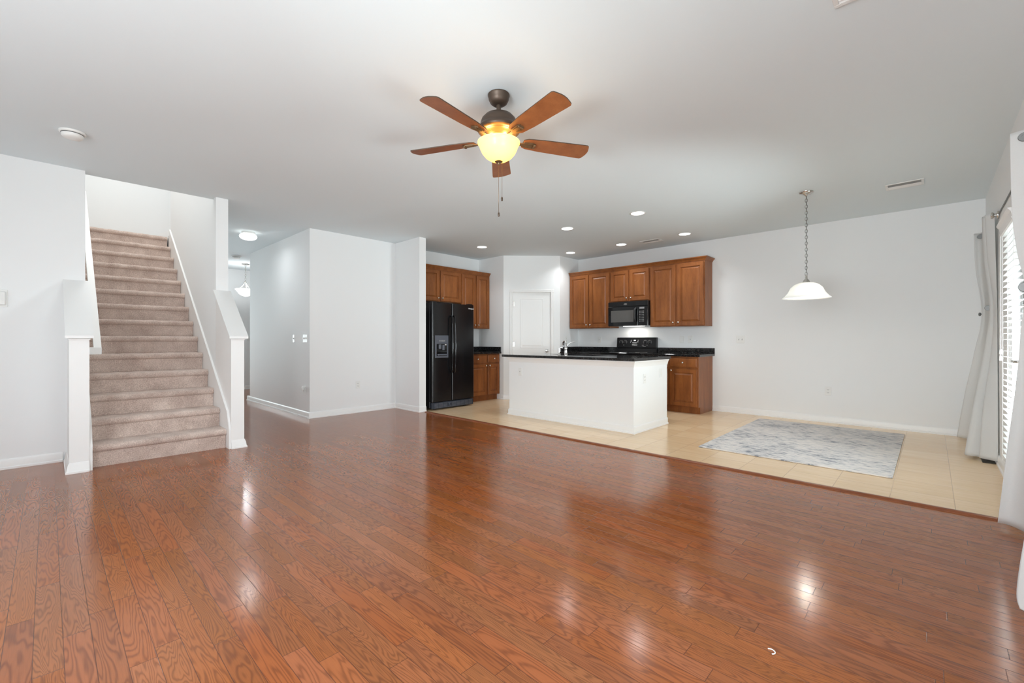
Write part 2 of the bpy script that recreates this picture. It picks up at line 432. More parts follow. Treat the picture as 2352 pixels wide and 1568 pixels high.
def cloth_mat():
    m, nt, b = mat('white_linen_curtain')
    out = nt.nodes['Material Output']
    tc = N(nt, 'ShaderNodeTexCoord')
    mp = N(nt, 'ShaderNodeMapping'); mp.inputs['Scale'].default_value = (60, 60, 500); link(nt, tc.outputs['Object'], mp.inputs[0])
    nz = N(nt, 'ShaderNodeTexNoise'); nz.inputs['Scale'].default_value = 1; nz.inputs['Detail'].default_value = 3; link(nt, mp.outputs[0], nz.inputs['Vector'])
    mx = N(nt, 'ShaderNodeMix', data_type='RGBA'); mx.inputs[6].default_value = (0.80, 0.80, 0.79, 1); mx.inputs[7].default_value = (0.88, 0.88, 0.87, 1)
    link(nt, nz.outputs['Fac'], mx.inputs[0]); link(nt, mx.outputs[2], b.inputs['Base Color'])
    b.inputs['Roughness'].default_value = 0.9; b.inputs['Specular IOR Level'].default_value = 0.1
    tr = N(nt, 'ShaderNodeBsdfTranslucent'); tr.inputs[0].default_value = (0.85, 0.85, 0.84, 1)
    ms = N(nt, 'ShaderNodeMixShader'); ms.inputs[0].default_value = 0.4
    link(nt, b.outputs[0], ms.inputs[1]); link(nt, tr.outputs[0], ms.inputs[2]); link(nt, ms.outputs[0], out.inputs[0])
    return m
M['cloth'] = cloth_mat()

def lampglass(name, col, transl, emit=0.0, ecol=None):
    """lit opal glass: lets the bulb behind it through, glows a little itself"""
    m, nt, b = mat(name)
    out = nt.nodes['Material Output']
    tc = N(nt, 'ShaderNodeTexCoord'); nz = N(nt, 'ShaderNodeTexNoise'); nz.inputs['Scale'].default_value = 9; nz.inputs['Detail'].default_value = 3
    link(nt, tc.outputs['Object'], nz.inputs['Vector'])
    mx = N(nt, 'ShaderNodeMix', data_type='RGBA'); mx.inputs[6].default_value = (*[c*0.94 for c in col], 1); mx.inputs[7].default_value = (*col, 1)
    link(nt, nz.outputs['Fac'], mx.inputs[0]); link(nt, mx.outputs[2], b.inputs['Base Color'])
    b.inputs['Roughness'].default_value = 0.25
    b.inputs['Emission Color'].default_value = (*(ecol or col), 1); b.inputs['Emission Strength'].default_value = emit
    tr = N(nt, 'ShaderNodeBsdfTranslucent'); link(nt, mx.outputs[2], tr.inputs[0])
    ms = N(nt, 'ShaderNodeMixShader'); ms.inputs[0].default_value = transl
    link(nt, b.outputs[0], ms.inputs[1]); link(nt, tr.outputs[0], ms.inputs[2]); link(nt, ms.outputs[0], out.inputs[0])
    return m
M['bowl'] = lampglass('amber_opal_glass', (1.0, 0.86, 0.50), 0.6, 5.0, (1.0, 0.50, 0.08))
M['opal'] = lampglass('white_opal_glass', (0.93, 0.93, 0.91), 0.55, 0.08)
M['opalbright'] = lampglass('bright_opal_glass', (0.97, 0.97, 0.95), 0.5, 2.2)

def emis(name, col, s):
    m, nt, b = mat(name)
    b.inputs['Base Color'].default_value = (0.8, 0.8, 0.8, 1)
    b.inputs['Emission Color'].default_value = (*col, 1); b.inputs['Emission Strength'].default_value = s
    return m
M['can'] = emis('lit_can_lens', (1.0, 0.99, 0.97), 4)
M['undercab'] = emis('lit_cooktop_lamp', (1.0, 0.95, 0.88), 3)
M['led'] = emis('lit_display', (0.75, 0.85, 0.8), 0.7)

def glass_mat():
    m, nt, b = mat('window_glass')
    out = nt.nodes['Material Output']
    t = N(nt, 'ShaderNodeBsdfTransparent'); t.inputs[0].default_value = (0.96, 0.98, 0.97, 1)
    g = N(nt, 'ShaderNodeBsdfGlossy'); g.inputs['Roughness'].default_value = 0.02
    fr = N(nt, 'ShaderNodeFresnel'); fr.inputs[0].default_value = 1.45
    ms = N(nt, 'ShaderNodeMixShader'); link(nt, fr.outputs[0], ms.inputs[0])
    link(nt, t.outputs[0], ms.inputs[1]); link(nt, g.outputs[0], ms.inputs[2]); link(nt, ms.outputs[0], out.inputs[0])
    return m
M['glass'] = glass_mat()

def writing(name, body, size, m, parent, loc, rot, shear=0.0, bold=0.0, align='CENTER', depth=0.0006):
    cu = bpy.data.curves.new(name, 'FONT'); cu.body = body; cu.size = size; cu.shear = shear; cu.offset = bold
    cu.align_x = align; cu.align_y = 'CENTER'; cu.extrude = depth; cu.resolution_u = 3
    tmp = bpy.data.objects.new('tmp_text', cu); COL.objects.link(tmp)
    bpy.context.view_layer.update()
    me = bpy.data.meshes.new_from_object(tmp.evaluated_get(bpy.context.evaluated_depsgraph_get()))
    bpy.data.objects.remove(tmp, do_unlink=True); bpy.data.curves.remove(cu)
    me.materials.clear(); me.materials.append(m)
    o = bpy.data.objects.new(name, me); COL.objects.link(o); o.parent = parent
    o.location = loc; o.rotation_euler = rot
    return o

# ================================================================== ROOM SHELL
struct('floor', boxes((-11.57, 0.57, -1.82, 4.085, -0.10, 0.0), (-11.57, -9.32, 4.085, 5.62, -0.10, 0.0)), M['floor'])
struct('floor_kitchen', boxes((-6.72, 0.57, 4.09, 7.47, -0.10, 0.0)), M['tile'])
strip = bmesh.new()
prism(strip, [(4.058, 0.0), (4.116, 0.0), (4.114, 0.006), (4.104, 0.012), (4.088, 0.0145), (4.072, 0.012), (4.060, 0.005)], -5.735, 0.436, 'yz')
struct('trim_1', strip, M['strip'], smooth=40)

struct('ceiling', boxes((-5.97, 0.57, -1.82, 7.47, H, 2.95), (-8.5, -5.97, 1.43, 7.47, H, 2.95), (-9.72, -8.5, 1.43, 2.72, H, 2.744), (-9.72, -8.5, 2.72, 7.47, H, 2.95), (-11.57, -9.72, 0.0, 7.47, H, 2.95)), M['ceiling'])
struct('ceiling_stairwell', boxes((-9.72, -5.85, 0.13, 2.72, 5.2, 5.3)), M['ceiling'])

W = M['wall']
struct('wall_left', boxes((-5.97, -5.85, -1.70, 0.25, 0, H)), W)
struct('wall_stair_side', boxes((-9.60, -5.97, 0.13, 0.25, 0, 5.2)), W)
struct('wall_stair_hall', boxes((-9.60, -5.85, 1.31, 1.43, 0, H), (-8.5, -5.85, 1.31, 1.43, H, 5.2)), W)
struct('wall_stair_back', boxes((-9.72, -9.60, 0.13, 1.43, 0, H), (-9.72, -9.60, 0.13, 1.43, H, 5.2), (-9.72, -9.60, 1.43, 2.72, 2.745, 5.2)), W)
struct('wall_stair_front', boxes((-5.97, -5.85, 0.13, 1.31, 2.95, 5.2)), W)
struct('wall_upstairs', boxes((-9.60, -5.85, 2.60, 2.72, 2.95, 5.2)), W)
struct('wall_hall', boxes((-9.20, -6.48, 2.60, 2.72, 0, H)), W)
struct('wall_middle', boxes((-6.60, -6.48, 2.72, 4.12, 0, H)), W)
struct('wall_stub', boxes((-6.48, -5.79, 4.00, 4.12, 0, H)), W)
struct('wall_fridge', boxes((-6.72, -6.60, 4.12, 6.10, 0, H)), W)
struct('wall_pantry_side', boxes((-6.60, -5.90, 5.98, 6.10, 0, H)), W)
# angled pantry wall, local x along the wall, local y into the pantry
pw = struct('wall_pantry', boxes((0, 0.172, 0, 0.11, 0, H), (0.903, 1.075, 0, 0.11, 0, H), (0.172, 0.903, 0, 0.11, 2.045, H)), W)
pw.location = (-5.90, 5.98, 0); pw.rotation_euler = (0, 0, PI/4)
struct('wall_pantry_return', boxes((-5.26, -5.14, 6.74, 7.35, 0, H)), W)
struct('wall_back', boxes((-6.72, 0.57, 7.35, 7.47, 0, H)), W)
struct('wall_pantry_inner', boxes((-6.72, -6.60, 6.10, 7.35, 0, H)), W)
DY0, DY1, DZ = 4.29, 5.24, 2.06           # patio door opening
WY0, WY1, WZ0, WZ1 = 0.70, 2.56, 0.30, 2.45
struct('wall_right', boxes((0.45, 0.57, -1.82, WY0, 0, H), (0.45, 0.57, WY0, WY1, 0, WZ0), (0.45, 0.57, WY0, WY1, WZ1, H),
                           (0.45, 0.57, WY1, DY0, 0, H), (0.45, 0.57, DY0, DY1, DZ, H), (0.45, 0.57, DY1, 7.35, 0, H)), W)
FW = ((-5.25, -3.55), (-3.25, -1.55), (-1.15, 0.15))
fb = [(-5.97, 0.45, -1.82, -1.70, 0, 0.4), (-5.97, 0.45, -1.82, -1.70, 2.3, H)]
xs = [-5.97] + [v for p in FW for v in p] + [0.45]
for k in range(0, len(xs), 2): fb.append((xs[k], xs[k+1], -1.82, -1.70, 0.4, 2.3))
struct('wall_front', boxes(*fb), W)
struct('wall_foyer_end', boxes((-11.57, -11.45, 0.0, 0.8, 0, H), (-11.57, -11.45, 1.6, 5.62, 0, H), (-11.57, -11.45, 0.8, 1.6, 0, 0.35), (-11.57, -11.45, 0.8, 1.6, 2.15, H)), W)  # opening added to let the foyer fill lamp in
struct('wall_foyer_near', boxes((-11.45, -9.72, 0.0, 0.12, 0, H)), W)
struct('wall_foyer_far', boxes((-11.45, -9.20, 5.50, 5.62, 0, H)), W)
struct('wall_foyer_side', boxes((-9.32, -9.20, 2.72, 5.50, 0, H)), W)

# ground outside
struct('ground_outside', boxes((0.58, 14, -8, 16, -0.25, -0.12), (-12, 14, -14, -1.83, -0.25, -0.12)), M['outside'])

# baseboards: path runs with the room on its RIGHT
BP = [(0, 0), (0.022, 0), (0.022, 0.016), (0.013, 0.022), (0.013, 0.072), (0.009, 0.082), (0.004, 0.088), (0, 0.088)]
def base(name, *paths):
    bm = bmesh.new()
    for p in paths: sweep(bm, p, BP)
    return struct(name, bm, M['trim'], smooth=30)
base('baseboard_left', [(-5.85, -1.70), (-5.85, 0.10)])
base('baseboard_hall', [(-9.20, 2.60), (-6.48, 2.60), (-6.48, 4.00), (-5.79, 4.00), (-5.79, 4.12)])
base('baseboard_hall_end', [(-9.32, 5.5), (-9.32, 2.72), (-9.32, 2.60), (-9.2, 2.6)])
base('baseboard_pantry', [(-5.96, 5.98), (-5.90, 5.98), (-5.826, 6.054)])
base('baseboard_pantry_return', [(-5.225, 6.655), (-5.14, 6.74)])
base('baseboard_back', [(-2.54, 7.35), (0.45, 7.35), (0.45, 5.31)])
base('baseboard_right', [(0.45, 4.22), (0.45, -1.70), (-5.85, -1.70)])
base('baseboard_foyer', [(-11.45, 0.12), (-11.45, 5.5)])
base('baseboard_stair_hall', [(-5.86, 1.43), (-9.60, 1.43)])

# skirt boards beside the stair (slope 0.7645)
RISE, RUN, NX = 0.1955, 0.2527, -5.335
SL = RISE/RUN
def skirt(name, y0, y1, x_end, off):
    z = lambda x: RISE + (NX - x)*SL + off
    poly = [(-5.255, 0.0), (-5.255, 0.20), (-5.335, z(-5.335)), (x_end, z(x_end)), (x_end, z(x_end)-0.42), (-5.70, 0.0)]
    bm = bmesh.new(); prism(bm, poly, y0, y1, 'xz')
    return struct(name, bm, M['trim'])
skirt('trim_2', 1.291, 1.31, -8.50, 0.185)
skirt('trim_3', 0.25, 0.27, -8.50, 0.185)
bm = bmesh.new()
prism(bm, [(1.0, 2.76), (1.28, 2.925), (1.78, 3.24), (1.78, 3.0), (1.28, 2.745), (1.0, 2.745)], -9.60, -9.582, 'yz')
struct('trim_4', bm, M['trim'])
struct('trim_5', boxes((-9.60, -9.586, 0.25, 1.0, 2.745, 2.835), (-9.586, -8.6, 0.25, 0.264, 2.745, 2.835)), M['trim'])

# ================================================================== STAIR
st = thing('staircase', 'beige carpeted straight staircase climbing between white half walls to an upper landing', 'staircase', (NX, 0.78, 0))
NS = 14
def step_bm(i):
    z0, z1 = i*RISE, (i+1)*RISE
    x = -i*RUN                                  # local x of the nosing front
    prof = [(x-0.030, z0-0.005 if i else 0.0), (x-0.029, z1-0.062)]
    cx, cz, r = x-0.031, z1-0.032, 0.032
    for k in range(9):
        a = math.radians(-80 + k*170/8)
        prof.append((cx + r*math.cos(a), cz + r*math.sin(a)))
    end = x-RUN-0.03 if i < NS-1 else x-0.95
    prof += [(end, z1), (end, z1-0.04), (x-0.07, z1-0.06), (x-0.07, z0-0.005 if i else 0.0)]
    n = 26
    bm = bmesh.new(); rings = []
    for k in range(n+1):
        y = -0.509 + 1.018*k/n
        w = 0.0022*math.sin(k*1.3+i*2.1) + 0.0016*math.sin(k*2.9+i)
        rings.append([bm.verts.new((px + (w if 1 <= j <= 11 else 0), y, pz + (w*0.8 if 4 <= j <= 11 else 0))) for j, (px, pz) in enumerate(prof)])
    m = len(prof)
    for a, b in zip(rings, rings[1:]):
        for j in range(m): bm.faces.new((a[j], a[(j+1) % m], b[(j+1) % m], b[j]))
    bm.faces.new(rings[0][::-1]); bm.faces.new(rings[-1])
    return bm
for i in range(NS):
    new_obj('step', step_bm(i), M['carpet'], st, smooth=50)
# first steps of the upper flight round the corner of the landing
for k in range(2):
    new_obj('step', boxes((-9.582-NX, -8.62-NX, 1.445+0.25*k-0.78, 1.445+0.25*(k+1)-0.78, 2.7445, 2.745+RISE*(k+1)), bev=0.015), M['carpet'], st, smooth=40)

# half walls with sloped caps
def half_wall(y0, y1, label):
    t = thing('half_wall', label, 'half wall', (-5.25, (y0+y1)/2, 0), 0, 'half walls flanking the stair')
    hw = (y1-y0)/2
    sl = 0.815
    zt = lambda x: 1.150 + (-x)*sl                   # underside of cap, local x 0..-0.6
    bm = bmesh.new(); prism(bm, [(0, 0), (0, zt(0)), (-0.6, zt(-0.6)), (-0.6, 0)], -hw, hw, 'xz')
    new_obj('post_panel', bm, M['trim'], t)
    bm = bmesh.new()
    e = 0.026
    prism(bm, [(0.048, zt(0.048)+0.03), (0.048, zt(0.048)+0.052), (-0.6, zt(-0.6)+0.052), (-0.6, zt(-0.6)+0.03)], -hw-e, hw+e, 'xz')
    new_obj('cap', bm, M['trim'], t)
    bm = bmesh.new()
    for ov, d0, d1 in ((0.020, 0.010, 0.031), (0.012, -0.010, 0.011), (0.006, -0.022, -0.009)):
        prism(bm, [(ov+0.012, zt(0)+d0), (ov+0.012, zt(0)+d1-0.004), (0.0, zt(0)+d1), (-0.6, zt(-0.6)+d1), (-0.6, zt(-0.6)+d0), (0, zt(0)+d0)], -hw-ov, hw+ov, 'xz')
    new_obj('cap_moulding', bm, M['trim'], t)
    bm = bmesh.new()
    if y0 < 1: sweep(bm, [(-0.59, -hw), (0, -hw), (0, hw)][::1], [(0, 0), (0.024, 0), (0.024, 0.014), (0.018, 0.02), (0.012, 0.06), (0.004, 0.085), (0, 0.088)])
    else: sweep(bm, [(0, -hw), (0, hw), (-0.6, hw)], [(0, 0), (0.024, 0), (0.024, 0.014), (0.018, 0.02), (0.012, 0.06), (0.004, 0.085), (0, 0.088)])
    new_obj('base_moulding', bm, M['trim'], t, smooth=30)
    return t
half_wall(0.127, 0.25, 'white half wall with sloped cap beside the stair, joined to the wall with the smoke detector')
half_wall(1.31, 1.43, 'white half wall with sloped cap between the stair and the hallway')

# wall rail on the hidden side of the stair, seen edge on
rl = thing('handrail', 'white wooden wall handrail returning to the wall above the lower stair steps', 'handrail', (-5.92, 0.25, 0))
bm = bmesh.new()
x1 = -2.55
for (y0, y1, d0, d1) in ((0.062, 0.118, -0.035, 0.035),):
    prism(bm, [(0, 1.02+d0), (0, 1.02+d1), (x1, 1.02-x1*SL*1.08+d1), (x1, 1.02-x1*SL*1.08+d0)], y0, y1, 'xz')
new_obj('rail', bm, M['trim'], rl)
new_obj('rail_return', boxes((0.0005, 0.045, 0.002, 0.118, 0.985, 1.055), bev=0.004), M['trim'], rl)

# ================================================================== KITCHEN
def knob(parent, x, z, y):
    bm = bmesh.new(); lathe(bm, [(0, 0), (0.006, 0), (0.006, 0.012), (0.012, 0.016), (0.0155, 0.022), (0.014, 0.028), (0.007, 0.032), (0, 0.033)], 16)
    bmesh.ops.rotate(bm, verts=bm.verts, cent=(0, 0, 0), matrix=Matrix.Rotation(PI/2, 3, 'X'))
    bmesh.ops.translate(bm, verts=bm.verts, vec=(x, y, z))
    return new_obj('knob', bm, M['nickel'], parent, smooth=60)

def cabinet(name, label, cat, loc, rz, w, d, z0, z1, doors, drawers=(), toe=False, group=None):
    """local x along the front, front frame at y=0, depth into +y"""
    t = thing(name, label, cat, loc, rz, group)
    bm = bmesh.new()
    if toe:
        prism(bm, [(0.0, 0.105), (0.0, z1), (d, z1), (d, 0.0), (0.068, 0.0), (0.068, 0.105)], 0, w, 'yz')
    else:
        box(bm, 0, w, 0, d, z0, z1)
    new_obj('body', bm, M['cab'], t)
    for (x0, x1, a, b, kx, kz) in doors:
        bm = bmesh.new(); panel_face(bm, x0, x1, a, b, -0.020, 0.0195, 0.056)
        dr = new_obj('door', bm, M['cab'], t); knob(dr, kx, kz, -0.020)
    for (x0, x1, a, b) in drawers:
        bm = bmesh.new(); panel_face(bm, x0, x1, a, b, -0.020, 0.0195, 0.012, raised=False, deep=-0.002)
        dr = new_obj('drawer', bm, M['cab'], t); knob(dr, (x0+x1)/2, (a+b)/2, -0.022)
    return t

UB, UT, SB = 1.352, 2.375, 1.806
def two_doors(w, a, b, m=0.016, kz=None, gap=0.03):
    c = w/2; kz = kz or a+0.05
    return [(m, c-gap/2, a, b, c-gap/2-0.028, kz), (c+gap/2, w-m, a, b, c+gap/2+0.028, kz)]
BY = 7.04
gU = 'maple wall cabinets'
cabinet('wall_cabinet', 'tall brown wall cabinet between the corner and the microwave', 'cabinet', (-5.125, BY, 0), 0, 0.899, 0.308, UB, UT, two_doors(0.899, UB+0.012, UT-0.02), group=gU)
cabinet('wall_cabinet', 'short brown wall cabinet directly above the black microwave', 'cabinet', (-4.224, BY, 0), 0, 0.768, 0.308, SB, UT, two_doors(0.768, SB+0.012, UT-0.02), group=gU)
cabinet('wall_cabinet', 'tall brown wall cabinet with exposed side, on the open end past the microwave', 'cabinet', (-3.454, BY, 0), 0, 0.908, 0.308, UB, UT, two_doors(0.908, UB+0.012, UT-0.02), group=gU)
cabinet('wall_cabinet', 'short brown wall cabinet over the black refrigerator', 'cabinet', (-6.29, 4.272, 0), PI/2, 0.985, 0.308, SB, UT, two_doors(0.985, SB+0.012, UT-0.02), group=gU)
cabinet('wall_cabinet', 'tall narrow-door brown wall cabinet beside the refrigerator, next to the pantry wall', 'cabinet', (-6.29, 5.259, 0), PI/2, 0.719, 0.308, UB, UT, two_doors(0.719, UB+0.012, UT-0.02), group=gU)
# crown mouldings
CP = [(0, 0), (0.004, 0), (0.008, 0.012), (0.022, 0.032), (0.036, 0.045), (0.040, 0.058), (0, 0.058)]
bm = bmesh.new(); sweep(bm, [(-5.125, BY-0.002), (-2.544, BY-0.002), (-2.544, 7.348)], [(o, UT+z) for o, z in CP])
box(bm, -5.125, -2.546, BY, 7.348, UT, UT+0.012)
tag(new_obj('crown_moulding', bm, M['cab'], smooth=30), 'brown crown moulding topping the wall cabinets above the microwave', 'moulding')
bm = bmesh.new(); sweep(bm, [(-6.288, 4.272), (-6.288, 5.977)], [(o, UT+z) for o, z in CP])
box(bm, -6.598, -6.29, 4.272, 5.977, UT, UT+0.012)
tag(new_obj('crown_moulding', bm, M['cab'], smooth=30), 'brown crown moulding topping the wall cabinets above the refrigerator', 'moulding')
# base cabinets
gB = 'maple base cabinets'
def base_set(w, c, m=0.016, g=0.03):
    return ([(m, c-g/2, 0.115, 0.682, c-g/2-0.03, 0.655), (c+g/2, w-m, 0.115, 0.682, c+g/2+0.03, 0.655)],
            [(m, c-g/2, 0.712, 0.852), (c+g/2, w-m, 0.712, 0.852)])
d_, r_ = base_set(0.912, 0.458)
cabinet('base_cabinet', 'brown base cabinet with a drawer and panel door, past the island end', 'cabinet', (-3.454, 6.76, 0), 0, 0.912, 0.588, 0, 0.874, d_, r_, True, gB)
d_, r_ = base_set(0.905, 0.452)
cabinet('base_cabinet', 'brown base cabinet in the back corner, hidden behind the island', 'cabinet', (-5.135, 6.76, 0), 0, 0.905, 0.588, 0, 0.874, d_, r_, True, gB)
d_, r_ = base_set(0.845, 0.515)
cabinet('base_cabinet', 'brown two-drawer base cabinet beside the black refrigerator', 'cabinet', (-6.01, 5.131, 0), PI/2, 0.845, 0.588, 0, 0.874, d_, r_, True, gB)

def worktop(name, label, slabs, splashes):
    t = thing(name, label, 'countertop', slabs[0][0:1]+(slabs[0][2], 0.874))
    ox, oy = slabs[0][0], slabs[0][2]
    bm = bmesh.new()
    for a in slabs: box(bm, a[0]-ox, a[1]-ox, a[2]-oy, a[3]-oy, 0.001, 0.034, bev=0.003)
    new_obj('slab', bm, M['granite'], t)
    for a in splashes:
        new_obj('backsplash', boxes((a[0]-ox, a[1]-ox, a[2]-oy, a[3]-oy, 0.0345, 0.126), bev=0.002), M['granite'], t)
    return t
worktop('countertop', 'black granite countertop on the base cabinet to the open side of the range', [(-3.456, -2.506, 6.71, 7.348)], [(-3.456, -2.506, 7.328, 7.348)])
worktop('countertop', 'black granite countertop in the corner between pantry wall and range', [(-5.138, -4.222, 6.71, 7.348)], [(-5.118, -4.222, 7.328, 7.348), (-5.138, -5.118, 6.765, 7.348)])
worktop('countertop', 'black granite countertop beside the refrigerator', [(-6.598, -5.955, 5.13, 5.978)], [(-6.598, -6.578, 5.13, 5.958), (-6.598, -5.962, 5.958, 5.978)])

# island
isl = thing('kitchen_island', 'white painted kitchen island with panelled-look plain sides under a black granite top', 'kitchen island', (-4.66, 4.85, 0))
IW, ID, IH = 2.07, 0.92, 0.873
bm = bmesh.new(); prism(bm, [(0, 0), (IW, 0), (IW, ID), (IW-0.12, ID), (IW-0.12, 0.12), (0, 0.12)], 0, IH, 'xy')
new_obj('knee_wall', bm, M['wall'], isl)
new_obj('cabinet_body', boxes((0.0, IW-0.121, 0.121, 0.80, 0.10, 0.66), (0.0, 0.46, 0.121, 0.80, 0.66, IH), (1.30, IW-0.121, 0.121, 0.80, 0.66, IH), (0.46, 1.30, 0.775, 0.80, 0.66, IH), (0.46, 1.30, 0.121, 0.14, 0.66, IH)), M['cab'], isl)
bm = bmesh.new(); sweep(bm, [(0, 0.12), (0, 0), (IW, 0), (IW, ID)], [(0, IH-0.075), (0.006, IH-0.075), (0.010, IH-0.058), (0.022, IH-0.022), (0.032, IH-0.012), (0.032, IH-0.0005), (0, IH-0.0005)])
new_obj('apron_moulding', bm, M['trim'], isl, smooth=30)
bm = bmesh.new(); sweep(bm, [(0, 0.12), (0, 0), (IW, 0), (IW, ID)], BP)
new_obj('base_moulding', bm, M['trim'], isl, smooth=30)
# island top with a cut-out for the sink
ct = thing('countertop', 'long black granite countertop of the island', 'countertop', (-4.765, 4.79, 0.874))
cw, cd = 2.215, 1.01
hx0, hx1, hy0, hy1 = 0.62, 1.36, 0.44, 0.82
bm = bmesh.new()
O = [(0, 0), (cw, 0), (cw, cd), (0, cd)]; Hh = [(hx0, hy0), (hx1, hy0), (hx1, hy1), (hx0, hy1)]
def rings_at(z, oi, hi): return ([bm.verts.new((x + (oi if x < 1 else -oi), y + (oi if y < .5 else -oi), z)) for x, y in O], [bm.verts.new((x, y, z)) for x, y in Hh])
lv = [rings_at(0.0, 0.003, 0), rings_at(0.003, 0, 0), rings_at(0.031, 0, 0), rings_at(0.034, 0.003, 0)]
for (oa, ha), (ob, hb) in zip(lv, lv[1:]):
    for k in range(4):
        bm.faces.new((oa[k], oa[(k+1) % 4], ob[(k+1) % 4], ob[k])); bm.faces.new((ha[k], ha[(k+1) % 4], hb[(k+1) % 4], hb[k]))
for o_, h_ in (lv[0], lv[-1]):
    for k in range(4): bm.faces.new((o_[k], o_[(k+1) % 4], h_[(k+1) % 4], h_[k]))
new_obj('slab', bm, M['granite'], ct)
sk = thing('sink', 'stainless steel undermount sink in the island top', 'sink', (-4.765+0.99, 4.79+0.63, 0.873))
bm = bmesh.new()
def rr(hx, hy, z): return [bm.verts.new((x, y, z)) for x, y in ((-hx, -hy), (hx, -hy), (hx, hy), (-hx, hy))]
q = [rr(0.368, 0.188, 0.0), rr(0.362, 0.182, -0.01), rr(0.35, 0.17, -0.19), rr(0.30, 0.14, -0.2)]
for a, b in zip(q, q[1:]):
    for k in range(4): bm.faces.new((a[k], a[(k+1) % 4], b[(k+1) % 4], b[k]))
bm.faces.new(q[-1])
new_obj('basin', bm, M['steel'], sk)
bm = bmesh.new(); lathe(bm, [(0, -0.197), (0.04, -0.197), (0.045, -0.199)], 20)
new_obj('drain', bm, M['chrome'], sk, smooth=True)

# faucet and side spray
fx, fy, fz = -3.80, 5.125, 0.9085
fa = thing('faucet', 'chrome kitchen faucet with a raised side lever on the island top', 'faucet', (fx, fy, fz))
bm = bmesh.new(); lathe(bm, [(0, 0), (0.028, 0), (0.028, 0.006), (0.024, 0.012), (0.023, 0.085), (0.0245, 0.09), (0.0245, 0.10), (0.021, 0.115), (0.012, 0.13), (0, 0.132)], 24)
new_obj('faucet_body', bm, M['chrome'], fa, smooth=50)
bm = bmesh.new(); tube(bm, [(0, 0, 0.10), (-0.003, 0.0, 0.15), (-0.010, 0.005, 0.185), (-0.030, 0.015, 0.203), (-0.055, 0.028, 0.198), (-0.075, 0.036, 0.175), (-0.083, 0.040, 0.145)], [0.019, 0.017, 0.015, 0.0145, 0.0145, 0.016, 0.018], 14)
new_obj('spout', bm, M['chrome'], fa, smooth=50)
bm = bmesh.new(); tube(bm, [(0.004, 0.002, 0.115), (0.018, 0.010, 0.145), (0.045, 0.028, 0.175), (0.085, 0.050, 0.192), (0.115, 0.064, 0.195)], [0.010, 0.0075, 0.006, 0.0055, 0.005], 10)
new_obj('lever', bm, M['chrome'], fa, smooth=50)
sp_ = thing('side_spray', 'small chrome side sprayer standing next to the island faucet', 'sprayer', (-3.885, 5.075, fz))
bm = bmesh.new(); lathe(bm, [(0, 0), (0.022, 0), (0.020, 0.008), (0.013, 0.02), (0.011, 0.05), (0.014, 0.09), (0.012, 0.105), (0, 0.108)], 18)
new_obj('spray_handle', bm, M['chrome'], sp_, smooth=50)
bm = bmesh.new(); tube(bm, [(0, 0, 0.09), (0.012, 0.010, 0.108), (0.035, 0.025, 0.112), (0.05, 0.032, 0.105)], [0.011, 0.012, 0.012, 0.009], 10)
new_obj('spray_head', bm, M['chrome'], sp_, smooth=50)

# ------------------------------------------------------------------ refrigerator
fr = thing('refrigerator', 'black side-by-side refrigerator with ice and water dispenser in the door', 'refrigerator', (-5.76, 4.222, 0), PI/2)
FWd = 0.888
new_obj('body', boxes((0.004, FWd-0.004, 0.075, 0.80, 0.03, 1.735), bev=0.004), M['black'], fr)
def rounded_slab(x0, x1, z0, z1, y0, y1, r=0.022, hole=None):
    bm = bmesh.new()
    pts = []
    for (cx, a0) in ((x0+r, 180), (x1-r, 270)):
        for k in range(7):
            a = math.radians(a0 + 90*k/6); pts.append((cx + r*math.cos(a), y0 + r + r*math.sin(a)))
    pts += [(x1, y1), (x0, y1)]
    prism(bm, pts, z0, z1, 'xy')
    return bm
new_obj('door', rounded_slab(0.0, 0.398, 0.135, 1.735, 0.0, 0.072), M['black'], fr, smooth=30)
rd = new_obj('door', rounded_slab(0.404, FWd, 0.135, 1.735, 0.0, 0.072), M['black'], fr, smooth=30)
ld = [c for c in fr.children if c.name.startswith('door')][0]
def handle(x, parent):
    bm = bmesh.new()
    pts = [(x, 0.0, 1.53), (x, -0.036, 1.515), (x, -0.048, 1.48)] + [(x, -0.048-0.012*math.sin(PI*k/10), 1.48-0.84*k/10) for k in range(1, 10)] + [(x, -0.048, 0.64), (x, -0.036, 0.605), (x, 0.0, 0.59)]
    tube(bm, pts, 0.0135, 10)
    return new_obj('handle', bm, M['blackgloss'], parent, smooth=60)
handle(0.372, ld); handle(0.432, rd)
# dispenser in the freezer door
bm = bmesh.new()
dx0, dx1, dz0, dz1 = 0.052, 0.322, 0.84, 1.205
def frame_ring(ix, zb, zt, y): return [bm.verts.new((x, y, z)) for x, z in ((dx0+ix, dz0+zb), (dx1-ix, dz0+zb), (dx1-ix, dz1-zt), (dx0+ix, dz1-zt))]
q = [frame_ring(0, 0, 0, 0.002), frame_ring(0.004, 0.004, 0.004, -0.007), frame_ring(0.030, 0.032, 0.135, -0.007), frame_ring(0.036, 0.04, 0.14, 0.06)]
for a, b in zip(q, q[1:]):
    for k in range(4): bm.faces.new((a[k], a[(k+1) % 4], b[(k+1) % 4], b[k]))
ds = new_obj('dispenser', bm, M['dispenser'], fr); ds['label'] = 'slate grey ice and water dispenser'
new_obj('dispenser_well', boxes((dx0+0.034, dx1-0.034, -0.004, -0.002, dz0+0.036, dz1-0.138)), M['blackgloss'], ds)
bm = bmesh.new(); box(bm, dx0+0.06, dx0+0.10, -0.045, -0.006, 0.985, 1.06, bev=0.006); new_obj('paddle', bm, M['dispenser'], ds)
bm = bmesh.new(); box(bm, dx0+0.125, dx0+0.165, -0.045, -0.006, 0.965, 1.05, bev=0.006); new_obj('paddle', bm, M['dispenser'], ds)
